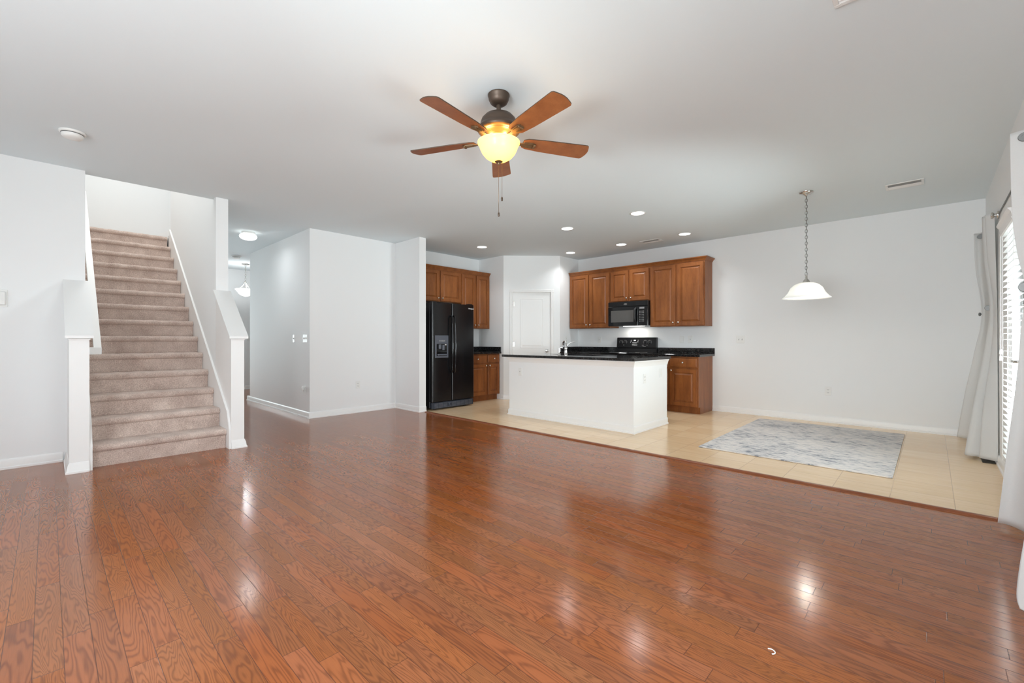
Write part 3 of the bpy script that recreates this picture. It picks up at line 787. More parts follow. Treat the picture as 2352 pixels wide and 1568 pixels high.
new_obj('drip_tray', boxes((dx0+0.04, dx1-0.05, -0.03, -0.006, 0.882, 0.905), bev=0.003), M['dispenser'], ds)
new_obj('indicator', boxes((dx1-0.075, dx1-0.045, -0.009, -0.005, 1.045, 1.062)), M['print'], ds)
for k in range(5):
    new_obj('button_mark', boxes((dx0+0.085+0.024*k, dx0+0.10+0.024*k, -0.0085, -0.0065, 1.105, 1.13)), M['printgrey'], ds)
gr = new_obj('toe_grille', boxes((0.006, FWd-0.01, 0.012, 0.06, 0.022, 0.122), bev=0.004), M['grille'], fr)
bm = bmesh.new()
for r in range(4):
    for c in range(9):
        if c == 3 and r in (1, 2): continue
        box(bm, 0.05+0.09*c, 0.05+0.09*c+0.078, 0.008, 0.0125, 0.034+0.02*r, 0.034+0.02*r+0.010)
new_obj('grille_slot', bm, M['dispenser'], gr)
bm = bmesh.new(); lathe(bm, [(0.02, 0), (0.028, 0), (0.028, 0.012), (0.02, 0.016), (0, 0.016)], 20)
bmesh.ops.rotate(bm, verts=bm.verts, cent=(0, 0, 0), matrix=Matrix.Rotation(PI/2, 3, 'X')); bmesh.ops.translate(bm, verts=bm.verts, vec=(0.36, 0.013, 0.072))
new_obj('filter_cap', bm, M['grille'], gr, smooth=50)
for x in (0.10, FWd-0.16):
    for y in (0.10, 0.70): new_obj('foot', boxes((x, x+0.06, y, y+0.03, 0.0, 0.03)), M['blackmat'], fr)
new_obj('hinge_cover', boxes((0.02, 0.10, 0.02, 0.10, 1.736, 1.752), bev=0.004), M['black'], fr)
new_obj('hinge_cover', boxes((FWd-0.10, FWd-0.02, 0.02, 0.10, 1.736, 1.752), bev=0.004), M['black'], fr)
writing('logo', 'Whirlpool', 0.030, M['print'], fr, (0.815, -0.0005, 1.668), (PI/2, 0, 0), shear=0.25, bold=0.0006)

# ------------------------------------------------------------------ microwave
mw = thing('microwave', 'black over-the-range microwave under the short wall cabinet', 'microwave', (-4.218, 6.955, 1.378))
MWd, MH = 0.757, 0.424
new_obj('body', boxes((0, MWd, 0.028, 0.393, 0, MH), bev=0.004), M['black'], mw)
new_obj('vent_band', boxes((0, MWd, 0.004, 0.028, MH-0.085, MH), bev=0.004), M['black'], mw)
new_obj('door', boxes((0.0, 0.575, 0.0, 0.0275, 0.0, MH-0.088), bev=0.005), M['blackgloss'], mw)
new_obj('control_panel', boxes((0.578, MWd, 0.0, 0.0275, 0.0, MH-0.088), bev=0.005), M['blackgloss'], mw)
wn_ = new_obj('window', boxes((0.06, 0.50, -0.002, 0.003, 0.065, 0.27)), M['greyglass'], mw)
bm = bmesh.new(); tube(bm, [(0.545, 0.0, 0.30), (0.545, -0.03, 0.285), (0.545, -0.042, 0.24), (0.545, -0.045, 0.17), (0.545, -0.042, 0.11), (0.545, -0.03, 0.06), (0.545, 0.0, 0.045)], [0.014, 0.016, 0.018, 0.018, 0.018, 0.016, 0.014], 10)
new_obj('handle', bm, M['blackmat'], mw, smooth=60)
cp = [c for c in mw.children if c.name.startswith('control_panel')][0]
new_obj('display', boxes((0.61, 0.70, -0.002, 0.002, 0.285, 0.315)), M['printgrey'], cp)
bm = bmesh.new()
for r in range(7):
    for c in range(4): box(bm, 0.608+0.024*c, 0.608+0.024*c+0.014, -0.0015, 0.001, 0.07+0.028*r, 0.07+0.028*r+0.010)
new_obj('keypad', bm, M['printgrey'], cp)
bm = bmesh.new(); lathe(bm, [(0, 0), (1, 0), (0.97, 0.12), (0, 0.15)], 28)
bmesh.ops.scale(bm, verts=bm.verts, vec=(0.034, 0.013, 0.02)); bmesh.ops.rotate(bm, verts=bm.verts, cent=(0, 0, 0), matrix=Matrix.Rotation(PI/2, 3, 'X')); bmesh.ops.translate(bm, verts=bm.verts, vec=(0.345, 0.004, MH-0.045))
new_obj('logo_badge', bm, M['nickel'], mw, smooth=40)
writing('logo', 'Whirlpool', 0.013, M['blackmat'], mw, (0.345, 0.0006, MH-0.045), (PI/2, 0, 0), shear=0.25)
new_obj('cooktop_lamp', boxes((0.20, 0.56, 0.18, 0.30, -0.004, 0.0)), M['undercab'], mw)
area_light('cooktop_lamp_glow', (-3.84, 7.16, 1.37), (0, 0, 0), 0.30, 0.10, 1.6, (1, 0.94, 0.86))

# ------------------------------------------------------------------ range
rg = thing('range', 'black freestanding electric range with knobs on its raised back panel', 'range', (-4.218, 6.70, 0))
RW = 0.758
new_obj('body', boxes((0, RW, 0.03, 0.635, 0.02, 0.90), bev=0.003), M['black'], rg)
new_obj('cooktop', boxes((-0.002, RW+0.002, 0.0, 0.56, 0.9005, 0.913), bev=0.004), M['blackgloss'], rg)
for (x, y, r) in ((0.20, 0.16, 0.10), (0.56, 0.16, 0.085), (0.20, 0.42, 0.075), (0.56, 0.42, 0.10)):
    bm = bmesh.new(); lathe(bm, [(r-0.006, 0.9132), (r, 0.9136), (r+0.002, 0.9132)], 32, (x, y)); new_obj('burner_ring', bm, M['printgrey'], rg, smooth=True)
od = new_obj('oven_door', boxes((0.005, RW-0.005, 0.0, 0.03, 0.20, 0.865), bev=0.006), M['blackgloss'], rg)
bm = bmesh.new(); tube(bm, [(0.08, 0, 0.80), (0.08, -0.045, 0.80), (RW-0.08, -0.045, 0.80), (RW-0.08, 0, 0.80)], 0.012, 10); new_obj('handle', bm, M['blackmat'], od, smooth=50)
new_obj('storage_drawer', boxes((0.005, RW-0.005, 0.0, 0.03, 0.03, 0.19), bev=0.006), M['black'], rg)
bm = bmesh.new()
prism(bm, [(0.572, 0.9015), (0.562, 0.915), (0.566, 0.978), (0.585, 0.984), (0.585, 0.994), (0.558, 1.000), (0.575, 1.168), (0.585, 1.176), (0.64, 1.176), (0.64, 0.9015)], 0.0, RW, 'yz')
bg = new_obj('back_panel', bm, M['black'], rg)
def bgy(z): return 0.558 + (z-1.0)*0.017/0.168
tilt = math.atan2(0.017, 0.168)
for kx in (0.085, 0.168, 0.560, 0.645):
    bm = bmesh.new(); lathe(bm, [(0.031, 0), (0.031, 0.003), (0.024, 0.006), (0.020, 0.022), (0, 0.024)], 22)
    box(bm, -0.004, 0.004, -0.020, 0.020, 0.022, 0.031)
    bmesh.ops.rotate(bm, verts=bm.verts, cent=(0, 0, 0), matrix=Matrix.Rotation(PI/2-tilt, 3, 'X')); bmesh.ops.translate(bm, verts=bm.verts, vec=(kx, bgy(1.095)-0.001, 1.095))
    kb = new_obj('control_knob', bm, M['blackmat'], bg, smooth=40)
    bm = bmesh.new()
    tube(bm, [(kx+0.036*math.cos(math.radians(a)), bgy(1.095+0.036*math.sin(math.radians(a)))-0.001, 1.095+0.036*math.sin(math.radians(a))) for a in range(-50, 231, 20)], 0.0012, 5)
    new_obj('dial_mark', bm, M['printgrey'], kb)
new_obj('clock_display', boxes((0.340, 0.376, bgy(1.125)-0.003, bgy(1.125)+0.002, 1.114, 1.134)), M['led'], bg)
bm = bmesh.new()
box(bm, 0.315, 0.40, bgy(1.08)-0.003, bgy(1.08)+0.002, 1.074, 1.084)
for (x, z) in ((0.275, 1.11), (0.29, 1.11), (0.273, 1.088), (0.415, 1.095), (0.415, 1.107), (0.285, 1.128), (0.42, 1.128)):
    box(bm, x, x+0.009, bgy(z)-0.003, bgy(z)+0.002, z-0.004, z+0.004)
new_obj('button_print', bm, M['print'], bg)
for (x0, x1, z) in ((0.50, 0.535, 1.04), (0.585, 0.61, 1.04), (0.515, 0.575, 1.018), (0.13, 0.155, 1.04)):
    bm = boxes((x0, x1, bgy(z)-0.003, bgy(z)+0.002, z-0.003, z+0.003))
    new_obj('caption_print', bm, M['printgrey'], bg)
writing('logo', 'Whirlpool', 0.024, M['print'], bg, (0.355, bgy(1.043)-0.0012, 1.043), (PI/2-tilt, 0, 0), shear=0.25, bold=0.0005)

# ------------------------------------------------------------------ pantry door (local x along the wall, y into the pantry)
PD = bpy.data.objects.new('door_1', None); COL.objects.link(PD); PD['kind'] = 'structure'
PD.location = (-5.90, 5.98, 0); PD.rotation_euler = (0, 0, PI/4)
bm = bmesh.new()
box(bm, 0.180, 0.895, 0.012, 0.047, 0.01, 2.033)
slab = new_obj('slab', bm, M['trim'], PD)
def door_panel(z0, z1):
    bm = bmesh.new()
    x0, x1 = 0.315, 0.76
    def ring(i, y): return [bm.verts.new((x, y, z)) for x, z in ((x0+i, z0+i), (x1-i, z0+i), (x1-i, z1-i), (x0+i, z1-i))]
    q = [ring(0, 0.0119), ring(0.006, 0.0080), ring(0.016, 0.0095), ring(0.022, 0.0117), ring(0.030, 0.0117), ring(0.052, 0.0085)]
    for a, b in zip(q, q[1:]):
        for k in range(4): bm.faces.new((a[k], a[(k+1) % 4], b[(k+1) % 4], b[k]))
    bm.faces.new(q[-1])
    return new_obj('door_panel', bm, M['trim'], PD)
door_panel(0.98, 1.93); door_panel(0.22, 0.86)
bm = bmesh.new()
cpf = [(0, 0), (0, -0.012), (0.010, -0.017), (0.022, -0.012), (0.046, -0.015), (0.060, -0.006), (0.060, 0)]
# casing legs and head
prism(bm, [(0.174-a, b) for a, b in cpf], 0, 2.095, 'xy'); prism(bm, [(0.901+a, b) for a, b in cpf], 0, 2.095, 'xy')
prism(bm, [(b, 2.041+a) for a, b in cpf], 0.114, 0.961, 'yz')
new_obj('casing', bm, M['trim'], PD)
new_obj('jamb', boxes((0.172, 0.1795, 0.0, 0.11, 0, 2.045), (0.8955, 0.903, 0.0, 0.11, 0, 2.045), (0.1795, 0.8955, 0.0, 0.11, 2.034, 2.045)), M['trim'], PD)
for z in (1.82, 1.05, 0.25):
    bm = bmesh.new(); tube(bm, [(0.178, 0.002, z-0.045), (0.178, 0.002, z+0.045)], 0.007, 10); box(bm, 0.183, 0.212, 0.0085, 0.0118, z-0.045, z+0.045)
    new_obj('hinge', bm, M['nickel'], PD, smooth=40)
bm = bmesh.new(); lathe(bm, [(0, 0), (0.032, 0), (0.032, 0.006), (0.012, 0.012), (0.012, 0.03), (0.024, 0.038), (0.028, 0.05), (0.022, 0.062), (0, 0.066)], 24)
bmesh.ops.rotate(bm, verts=bm.verts, cent=(0, 0, 0), matrix=Matrix.Rotation(PI/2, 3, 'X')); bmesh.ops.translate(bm, verts=bm.verts, vec=(0.828, 0.012, 0.925))
new_obj('door_knob', bm, M['nickel'], PD, smooth=50)

# ================================================================== WALL PLATES
def plate(name, label, cat, loc, rz, kind, w=0.072, h=0.117, grp=None):
    """flush plate, local front faces -y"""
    t = thing(name, label, cat, loc, rz, grp)
    new_obj('cover_plate', boxes((-w/2, w/2, -0.006, -0.0005, -h/2, h/2), bev=0.0025), M['plate'], t)
    if kind == 'outlet':
        for z in (-0.02, 0.02):
            bm = bmesh.new(); box(bm, -0.017, 0.017, -0.0085, -0.0055, z-0.014, z+0.014, bev=0.003); s = new_obj('socket', bm, M['plate'], t)
            bm = boxes((-0.008, -0.005, -0.0092, -0.008, z-0.004, z+0.006), (0.005, 0.008, -0.0092, -0.008, z-0.004, z+0.006), (-0.002, 0.002, -0.0092, -0.008, z-0.011, z-0.007)); new_obj('slots', bm, M['slotdark'], s)
    elif kind.startswith('toggle'):
        n = int(kind[-1])
        for k in range(n):
            x = (k-(n-1)/2)*0.046
            new_obj('toggle', boxes((x-0.005, x+0.005, -0.016, -0.005, -0.004, 0.012), bev=0.002), M['plate'], t)
            new_obj('toggle_slot', boxes((x-0.007, x+0.007, -0.0066, -0.0055, -0.014, 0.014)), M['slot'], t)
    elif kind == 'rocker':
        bm = bmesh.new(); box(bm, -0.017, 0.017, -0.010, -0.0055, -0.034, 0.034, bev=0.003); new_obj('rocker', bm, M['plate'], t)
    elif kind == 'gfci':
        bm = bmesh.new(); box(bm, -0.017, 0.017, -0.009, -0.0055, -0.034, 0.034, bev=0.002); s = new_obj('socket', bm, M['plate'], t)
        new_obj('test_button', boxes((-0.006, 0.006, -0.011, -0.0085, -0.005, 0.005)), M['slot'], s)
    return t
R90 = PI/2
plate('wall_outlet', 'white outlet low on the plain wall between hallway and kitchen', 'outlet', (-6.48, 3.335, 0.435), R90, 'outlet')
plate('light_switch', 'single white switch on the hallway wall', 'switch', (-7.07, 2.60, 1.152), 0, 'toggle1')
plate('light_switch', 'triple white switch plate near the hallway wall corner', 'switch', (-6.635, 2.60, 1.152), 0, 'toggle3', 0.165)
po = plate('wall_outlet', 'white outlet low on the hallway wall with a plug-in freshener', 'outlet', (-6.66, 2.60, 0.395), 0, 'outlet')
pf = thing('air_freshener', 'small white plug-in freshener in the hallway outlet', 'air freshener', (-6.66, 2.591, 0.415))
bm = bmesh.new(); lathe(bm, [(0, -0.035), (0.016, -0.032), (0.024, -0.01), (0.024, 0.012), (0.016, 0.036), (0, 0.04)], 18); bmesh.ops.scale(bm, verts=bm.verts, vec=(1, 0.75, 1)); bmesh.ops.translate(bm, verts=bm.verts, vec=(0, -0.022, 0))
new_obj('shell', bm, M['plate'], pf, smooth=60)
new_obj('plug', boxes((-0.012, 0.012, -0.008, -0.001, -0.012, 0.012)), M['plate'], pf)
plate('light_switch', 'white rocker switch over the counter past the range, on the range side', 'switch', (-3.035, 7.35, 1.142), 0, 'rocker', 0.082, 0.122)
plate('wall_outlet', 'white square-button outlet over the counter past the range, on the dining side', 'outlet', (-2.895, 7.35, 1.142), 0, 'gfci', 0.082, 0.122)
plate('light_switch', 'double white switch plate alone on the dining wall', 'switch', (-2.127, 7.35, 1.142), 0, 'toggle2', 0.117, 0.122)
plate('wall_outlet', 'white outlet low on the dining wall behind the rug', 'outlet', (-1.02, 7.35, 0.432), 0, 'outlet')
plate('wall_outlet', 'white outlet over the corner counter on the cooking side of the faucet', 'outlet', (-4.647, 7.35, 1.138), 0, 'gfci')
plate('wall_outlet', 'white outlet on the pantry return wall behind the faucet', 'outlet', (-5.14, 6.93, 1.142), R90, 'outlet')
plate('wall_outlet', 'white outlet on the long front face of the island', 'outlet', (-4.435, 4.85, 0.66), 0, 'gfci')
plate('wall_outlet', 'white outlet on the island end, the lower one by the front corner', 'outlet', (-2.59, 5.122, 0.648), R90, 'outlet')
plate('light_switch', 'white wall plate on the island end, the higher one by the kitchen side', 'switch', (-2.59, 5.573, 0.695), R90, 'rocker')
plate('light_switch', 'white switch on the far foyer wall under the pendant', 'switch', (-11.45, 3.235, 1.17), R90, 'toggle1', 0.117)
t = thing('thermostat', 'grey-white thermostat on the wall left of the stair half wall', 'thermostat', (-5.85, -0.305, 1.487), R90)
new_obj('wall_plate', boxes((-0.068, 0.068, -0.006, -0.0005, -0.075, 0.075), bev=0.003), M['plate'], t)
new_obj('case', boxes((-0.058, 0.058, -0.026, -0.006, -0.06, 0.06), bev=0.008), M['plate'], t, smooth=40)
new_obj('display', boxes((-0.045, 0.045, -0.0275, -0.0255, -0.02, 0.045)), M['vent'], t)

# ================================================================== CEILING ITEMS
sd = thing('smoke_detector', 'round white smoke detector on the living room ceiling near the stair', 'smoke detector', (-4.83, 0.135, H), 0)
bm = bmesh.new(); lathe(bm, [(0, -0.001), (0.078, -0.001), (0.078, -0.010), (0.074, -0.015), (0.068, -0.017), (0, -0.017)], 36); new_obj('base_ring', bm, M['plate'], sd, smooth=40)
bm = bmesh.new(); lathe(bm, [(0.060, -0.0175), (0.065, -0.022), (0.064, -0.038), (0.054, -0.050), (0.03, -0.054), (0, -0.054)], 36); new_obj('cover', bm, M['plate'], sd, smooth=50)
bm = bmesh.new(); lathe(bm, [(0.0605, -0.0172), (0.0665, -0.0185), (0.0665, -0.0205), (0.0605, -0.0215)], 36, closed=True); new_obj('vent_gap', bm, M['slotdark'], sd)
s2 = copy_tree(sd, (-9.63, 2.66-0.17, H), 0, 'round white smoke detector on the foyer ceiling')

def vent(label, x, y, lx, ly, slats_dark=True):
    t = thing('ceiling_vent', label, 'vent', (x, y, H), 0)
    bm = bmesh.new()
    f = 0.022
    for b in ((-lx/2, lx/2, -ly/2, -ly/2+f), (-lx/2, lx/2, ly/2-f, ly/2), (-lx/2, -lx/2+f, -ly/2+f, ly/2-f), (lx/2-f, lx/2, -ly/2+f, ly/2-f)): box(bm, *b, -0.009, -0.001, bev=0.002)
    new_obj('frame', bm, M['vent'], t)
    new_obj('duct_opening', boxes((-lx/2+f, lx/2-f, -ly/2+f, ly/2-f, -0.0025, -0.0008)), M['slot'], t)
    bm = bmesh.new(); n = max(4, int((ly-2*f)/0.022))
    for k in range(n):
        y0 = -ly/2+f + (ly-2*f)*(k+0.5)/n
        sgn = 1 if y0 > 0 else -1
        prism(bm, [(y0-0.008*sgn, -0.003), (y0+0.006*sgn, -0.011), (y0+0.0075*sgn, -0.0105), (y0-0.0065*sgn, -0.0025)], -lx/2+f, lx/2-f, 'yz')
    new_obj('louvres', bm, M['vent'], t)
    return t
vent('white ceiling vent above the dining area, near the pendant', -0.20, 6.11, 0.30, 0.22)
vent('white ceiling vent among the recessed lights, near the wall cabinets', -3.29, 6.75, 0.32, 0.20)
vent('white ceiling vent cut off by the top edge of the photo', -0.19, 2.53, 0.30, 0.21)

# recessed lights
rc = thing('recessed_light', 'lit recessed ceiling light', 'ceiling light', (0, 0, H), 0, 'recessed ceiling lights in the kitchen')
bm = bmesh.new(); lathe(bm, [(0.080, -0.001), (0.098, -0.001), (0.099, -0.004), (0.094, -0.007), (0.083, -0.006)], 36, closed=True); new_obj('trim_ring', bm, M['plate'], rc, smooth=50)
bm = bmesh.new(); lathe(bm, [(0, -0.0035), (0.081, -0.0035), (0.081, -0.001), (0, -0.001)], 36); new_obj('lens', bm, M['can'], rc)
CANS = [(-2.70, 5.16, 'lit recessed light nearest the dining pendant, in the row over the island'), (-3.805, 5.165, 'lit recessed light in the middle of the row over the island'), (-5.625, 5.17, 'lit recessed light in front of the refrigerator'),
        (-4.81, 6.63, 'lit recessed light in front of the pantry door'), (-3.78, 6.65, 'lit recessed light above the range, beside the small vent'), (-2.71, 6.655, 'lit recessed light above the open end of the wall cabinets')]
for k, (x, y, lab) in enumerate(CANS):
    if k == 0: rc.location = (x, y, H); rc['label'] = lab
    else: copy_tree(rc, (x, y, H), 0, lab)
    area_light('recessed_light_glow', (x, y, H-0.009), (0, 0, 0), 0.15, 0.15, 4, (0.95, 0.98, 1.0), 'DISK', 2.2)

# hall flush light
hl = thing('flush_ceiling_light', 'lit white mushroom flush light on the hallway ceiling', 'ceiling light', (-7.386, 2.065, H))
bm = bmesh.new(); lathe(bm, [(0, -0.001), (0.092, -0.001), (0.092, -0.028), (0.085, -0.032), (0, -0.032)], 36); new_obj('pan', bm, M['plate'], hl, smooth=40)
bm = bmesh.new(); lathe(bm, [(0.075, -0.033), (0.108, -0.045), (0.118, -0.062), (0.112, -0.085), (0.085, -0.106), (0.045, -0.117), (0, -0.12)], 40); new_obj('glass_dome', bm, M['opalbright'], hl, smooth=True)
area_light('hall_light_glow', (-7.386, 2.065, H-0.123), (0, 0, 0), 0.20, 0.20, 3.2, (0.92, 0.97, 1.0), 'DISK')

def chain(bm, x, y, z0, z1, ln=0.042, r=0.0032, w=0.0115):
    n = int((z0-z1)/(ln*0.78)); st_ = (z0-z1)/n
    for k in range(n):
        zc = z0 - st_*(k+0.5); pts = []
        for j in range(13):
            a = 2*PI*j/12
            u = w*math.cos(a); v = (ln/2)*math.sin(a)
            pts.append((x+(u if k % 2 else 0), y+(0 if k % 2 else u), zc+v))
        tube(bm, pts, r, 6, cap=False)

# dining pendant
dpn = thing('pendant_lamp', 'lit white dome pendant lamp hanging on a long chain over the dining rug', 'pendant lamp', (-0.986, 5.697, H))
bm = bmesh.new(); lathe(bm, [(0, -0.001), (0.066, -0.001), (0.064, -0.010), (0.045, -0.024), (0.018, -0.032), (0.010, -0.045), (0, -0.046)], 32); new_obj('canopy', bm, M['nickel'], dpn, smooth=50)
bm = bmesh.new(); chain(bm, 0, 0, -0.042, -0.91); tube(bm, [(0.004, 0.004, -0.04), (0.003, -0.002, -0.5), (0.002, 0.003, -0.91)], 0.0018, 6); new_obj('chain', bm, M['chainmetal'], dpn, smooth=True)
bm = bmesh.new(); lathe(bm, [(0, -0.90), (0.010, -0.905), (0.012, -0.945), (0.022, -0.955), (0.034, -0.975), (0.036, -0.985), (0, -0.985)], 24); new_obj('socket_cap', bm, M['nickel'], dpn, smooth=50)
prof = [(0.025, -0.985), (0.070, -0.990), (0.115, -1.010), (0.150, -1.045), (0.170, -1.090), (0.180, -1.105), (0.205, -1.135), (0.224, -1.150), (0.226, -1.156), (0.222, -1.157)]
prof2 = [(r-0.005, z-0.004) for r, z in prof[::-1][2:]]
bm = bmesh.new(); lathe(bm, prof+[(0.2, -1.142), (0.175, -1.11), (0.163, -1.088), (0.145, -1.047), (0.11, -1.015), (0.068, -0.996), (0.025, -0.990)], 48); new_obj('shade', bm, M['opal'], dpn, smooth=True)
bm = bmesh.new(); lathe(bm, [(0, -1.10), (0.03, -1.07), (0.028, -1.04), (0.013, -1.005), (0.013, -0.992), (0, -0.992)], 20); new_obj('bulb', bm, M['opalbright'], dpn, smooth=True)
point_light('pendant_bulb', (-0.986, 5.697, H-1.115), 5.5, (1.0, 0.95, 0.86), 0.035)

# foyer pendant
fp = thing('pendant_lamp', 'lit white bowl pendant in the foyer, partly behind the hallway wall', 'pendant lamp', (-10.50, 2.885, H))
bm = bmesh.new(); lathe(bm, [(0, -0.001), (0.075, -0.001), (0.072, -0.012), (0.03, -0.026), (0, -0.028)], 28); new_obj('canopy', bm, M['nickel'], fp, smooth=50)
bm = bmesh.new(); chain(bm, 0, 0, -0.026, -0.36); new_obj('chain', bm, M['nickel'], fp, smooth=True)
bm = bmesh.new()
for k in range(3):
    a = 2*PI*k/3+0.5; c, s = math.cos(a), math.sin(a)
    tube(bm, [(0, 0, -0.36), (0.03*c, 0.03*s, -0.40), (0.05*c, 0.05*s, -0.46), (0.11*c, 0.11*s, -0.515), (0.15*c, 0.15*s, -0.535)], 0.006, 8)
tube(bm, [(0, 0, -0.35), (0, 0, -0.56)], 0.008, 8)
new_obj('arms', bm, M['nickel'], fp, smooth=50)
bm = bmesh.new(); lathe(bm, [(0.195, -0.535), (0.192, -0.541), (0.16, -0.575), (0.125, -0.63), (0.07, -0.67), (0, -0.69), (0, -0.684), (0.068, -0.663), (0.12, -0.625), (0.155, -0.57), (0.185, -0.535)], 40); new_obj('glass_bowl', bm, M['opalbright'], fp, smooth=True)
point_light('foyer_bulb', (-10.50, 2.885, H-0.47), 16, (0.95, 0.98, 1.0), 0.05)

# ------------------------------------------------------------------ ceiling fan
fan = thing('ceiling_fan', 'five-blade brown ceiling fan with lit amber bowl light', 'ceiling fan', (-2.062, 2.045, H))
bm = bmesh.new(); lathe(bm, [(0, -0.001), (0.068, -0.001), (0.072, -0.005), (0.072, -0.012), (0.069, -0.016), (0.066, -0.036), (0.056, -0.056), (0.042, -0.068), (0.026, -0.072), (0, -0.072)], 36); new_obj('canopy', bm, M['bronze'], fan, smooth=40)
bm = bmesh.new(); lathe(bm, [(0, -0.068), (0.015, -0.068), (0.015, -0.125), (0, -0.125)], 20); new_obj('downrod', bm, M['bronze'], fan, smooth=40)
bm = bmesh.new(); lathe(bm, [(0, -0.108), (0.022, -0.110), (0.030, -0.122), (0.060, -0.130), (0.092, -0.146), (0.112, -0.168), (0.120, -0.190), (0.121, -0.206), (0.128, -0.216), (0.138, -0.228), (0.141, -0.238), (0.136, -0.246)], 48); new_obj('motor_housing', bm, M['bronze'], fan, smooth=50)
bm = bmesh.new(); lathe(bm, [(0.137, -0.245), (0.128, -0.252), (0.112, -0.256), (0.104, -0.252), (0.094, -0.252), (0.080, -0.262), (0.062, -0.274), (0.045, -0.282), (0, -0.284)], 48); new_obj('motor_underside', bm, M['bronzegold'], fan, smooth=50)
bm = bmesh.new(); lathe(bm, [(0, -0.2845), (0.040, -0.2845), (0.042, -0.292), (0.036, -0.298), (0.036, -0.310), (0.030, -0.316), (0, -0.316)], 32); new_obj('switch_housing', bm, M['bronzegold'], fan, smooth=50)
BZ = -0.300
BL0, BL1 = 0.165, 0.634
def blade_bm():
    bm = bmesh.new(); out = []
    pts = []
    # outline in (r, w): narrow at the root, wider with rounded tip corners
    pts += [(BL0, -0.036), (BL0+0.03, -0.052), (0.30, -0.062), (BL1-0.040, -0.073), (BL1-0.020, -0.0725), (BL1-0.010, -0.066), (BL1-0.003, -0.048), (BL1+0.005, -0.022), (BL1+0.007, 0.0), (BL1+0.005, 0.022), (BL1-0.003, 0.048), (BL1-0.010, 0.066), (BL1-0.020, 0.0725), (BL1-0.040, 0.073), (0.30, 0.062), (BL0+0.03, 0.052), (BL0, 0.036)]
    prism(bm, pts, -0.003, 0.003, 'xy')
    return bm
def iron_bm():
    bm = bmesh.new()
    prism(bm, [(0.10, -0.013), (0.155, -0.011), (0.175, -0.024), (0.235, -0.026), (0.255, -0.016), (0.255, 0.016), (0.235, 0.026), (0.175, 0.024), (0.155, 0.011), (0.10, 0.013)], -0.012, -0.0045, 'xy')
    for y in (-0.014, 0.014): box(bm, 0.185, 0.228, y-0.003, y+0.003, -0.0145, -0.0115)
    box(bm, 0.236, 0.252, -0.02, 0.02, -0.020, -0.010, bev=0.003)
    return bm
b0 = i0 = None
for k in range(5):
    a = math.radians(133 - 72*k)
    mt = Matrix.Translation((0, 0, BZ)) @ Matrix.Rotation(a, 4, 'Z') @ Matrix.Rotation(math.radians(-11), 4, 'X')
    if b0 is None:
        b0 = new_obj('blade', blade_bm(), None, fan, mats=[M['blade'], M['bronze']])
        for p in b0.data.polygons:
            if abs(p.normal.z) < 0.5: p.material_index = 1
        i0 = new_obj('blade_bracket', iron_bm(), M['bronzegold'], b0)
        b = b0
    else:
        b = b0.copy(); COL.objects.link(b); b.parent = fan
        i = i0.copy(); COL.objects.link(i); i.parent = b
    b.matrix_local = mt
bm = bmesh.new(); lathe(bm, [(0.139, -0.317), (0.1385, -0.323), (0.132, -0.332), (0.126, -0.345), (0.120, -0.362), (0.108, -0.386), (0.088, -0.410), (0.058, -0.430), (0.024, -0.440), (0, -0.441), (0, -0.437), (0.023, -0.436), (0.055, -0.426), (0.084, -0.407), (0.103, -0.384), (0.115, -0.361), (0.121, -0.344), (0.127, -0.331), (0.133, -0.320)], 48); new_obj('glass_bowl', bm, M['bowl'], fan, smooth=True)
bm = bmesh.new(); lathe(bm, [(0, -0.432), (0.022, -0.438), (0.027, -0.4425), (0.020, -0.447), (0.008, -0.451), (0.006, -0.461), (0, -0.464)], 20); new_obj('finial', bm, M['bronzegold'], fan, smooth=50)
for (x, y, zt, zb) in ((0.0, 0.0, -0.463, -0.788), (0.012, 0.018, -0.42, -0.685)):
    bm = bmesh.new(); tube(bm, [(x, y, zt), (x, y, zb+0.012)], 0.0012, 6)
    ch = new_obj('pull_chain', bm, M['bronzegold'], fan, smooth=True)
    bm = bmesh.new(); lathe(bm, [(0, zb+0.014), (0.004, zb+0.012), (0.0065, zb+0.004), (0.0065, zb-0.010), (0.004, zb-0.014), (0, zb-0.015)], 12, (x, y)); new_obj('pull', bm, M['bronze'], ch, smooth=50)
# the two bulbs within the bowl (offset sideways as the photo shows them)
for (ox, oy) in ((-0.055, -0.045), (0.055, 0.035)):
    point_light('fan_bulb', (-2.062+ox, 2.045+oy, H-0.328), 1.3, (1.0, 0.70, 0.36), 0.02)

# ================================================================== RUG, SCRAP
rug = bmesh.new(); box(rug, -0.775, 0.775, -1.14, 1.14, 0.0008, 0.013, bev=0.005, seg=2)
o = new_obj('area_rug', rug, M['rug'], smooth=40); o.location = (-1.0, 5.855, 0)
tag(o, 'pale grey distressed area rug lying on the beige tile by the dining wall', 'rug')
bm = bmesh.new(); tube(bm, [(0.014*math.cos(math.radians(a))*(1 if True else 1), 0.014*math.sin(math.radians(a)), 0.003) for a in range(-100, 101, 20)], 0.0022, 6)
o = new_obj('paper_scrap', bm, M['paper'], smooth=True); o.location = (-0.4186, 1.792, 0.0); o.rotation_euler = (0, 0, math.radians(40))
tag(o, 'tiny white curled scrap lying on the wood floor', 'scrap')

# floor register under the curtain
t = thing('floor_register', 'dark metal floor register on the tile beneath the curtain by the dining wall', 'vent', (0.392, 6.04, 0))
new_obj('grate', boxes((-0.05, 0.05, -0.125, 0.125, 0.0005, 0.006), bev=0.002), M['register'], t)

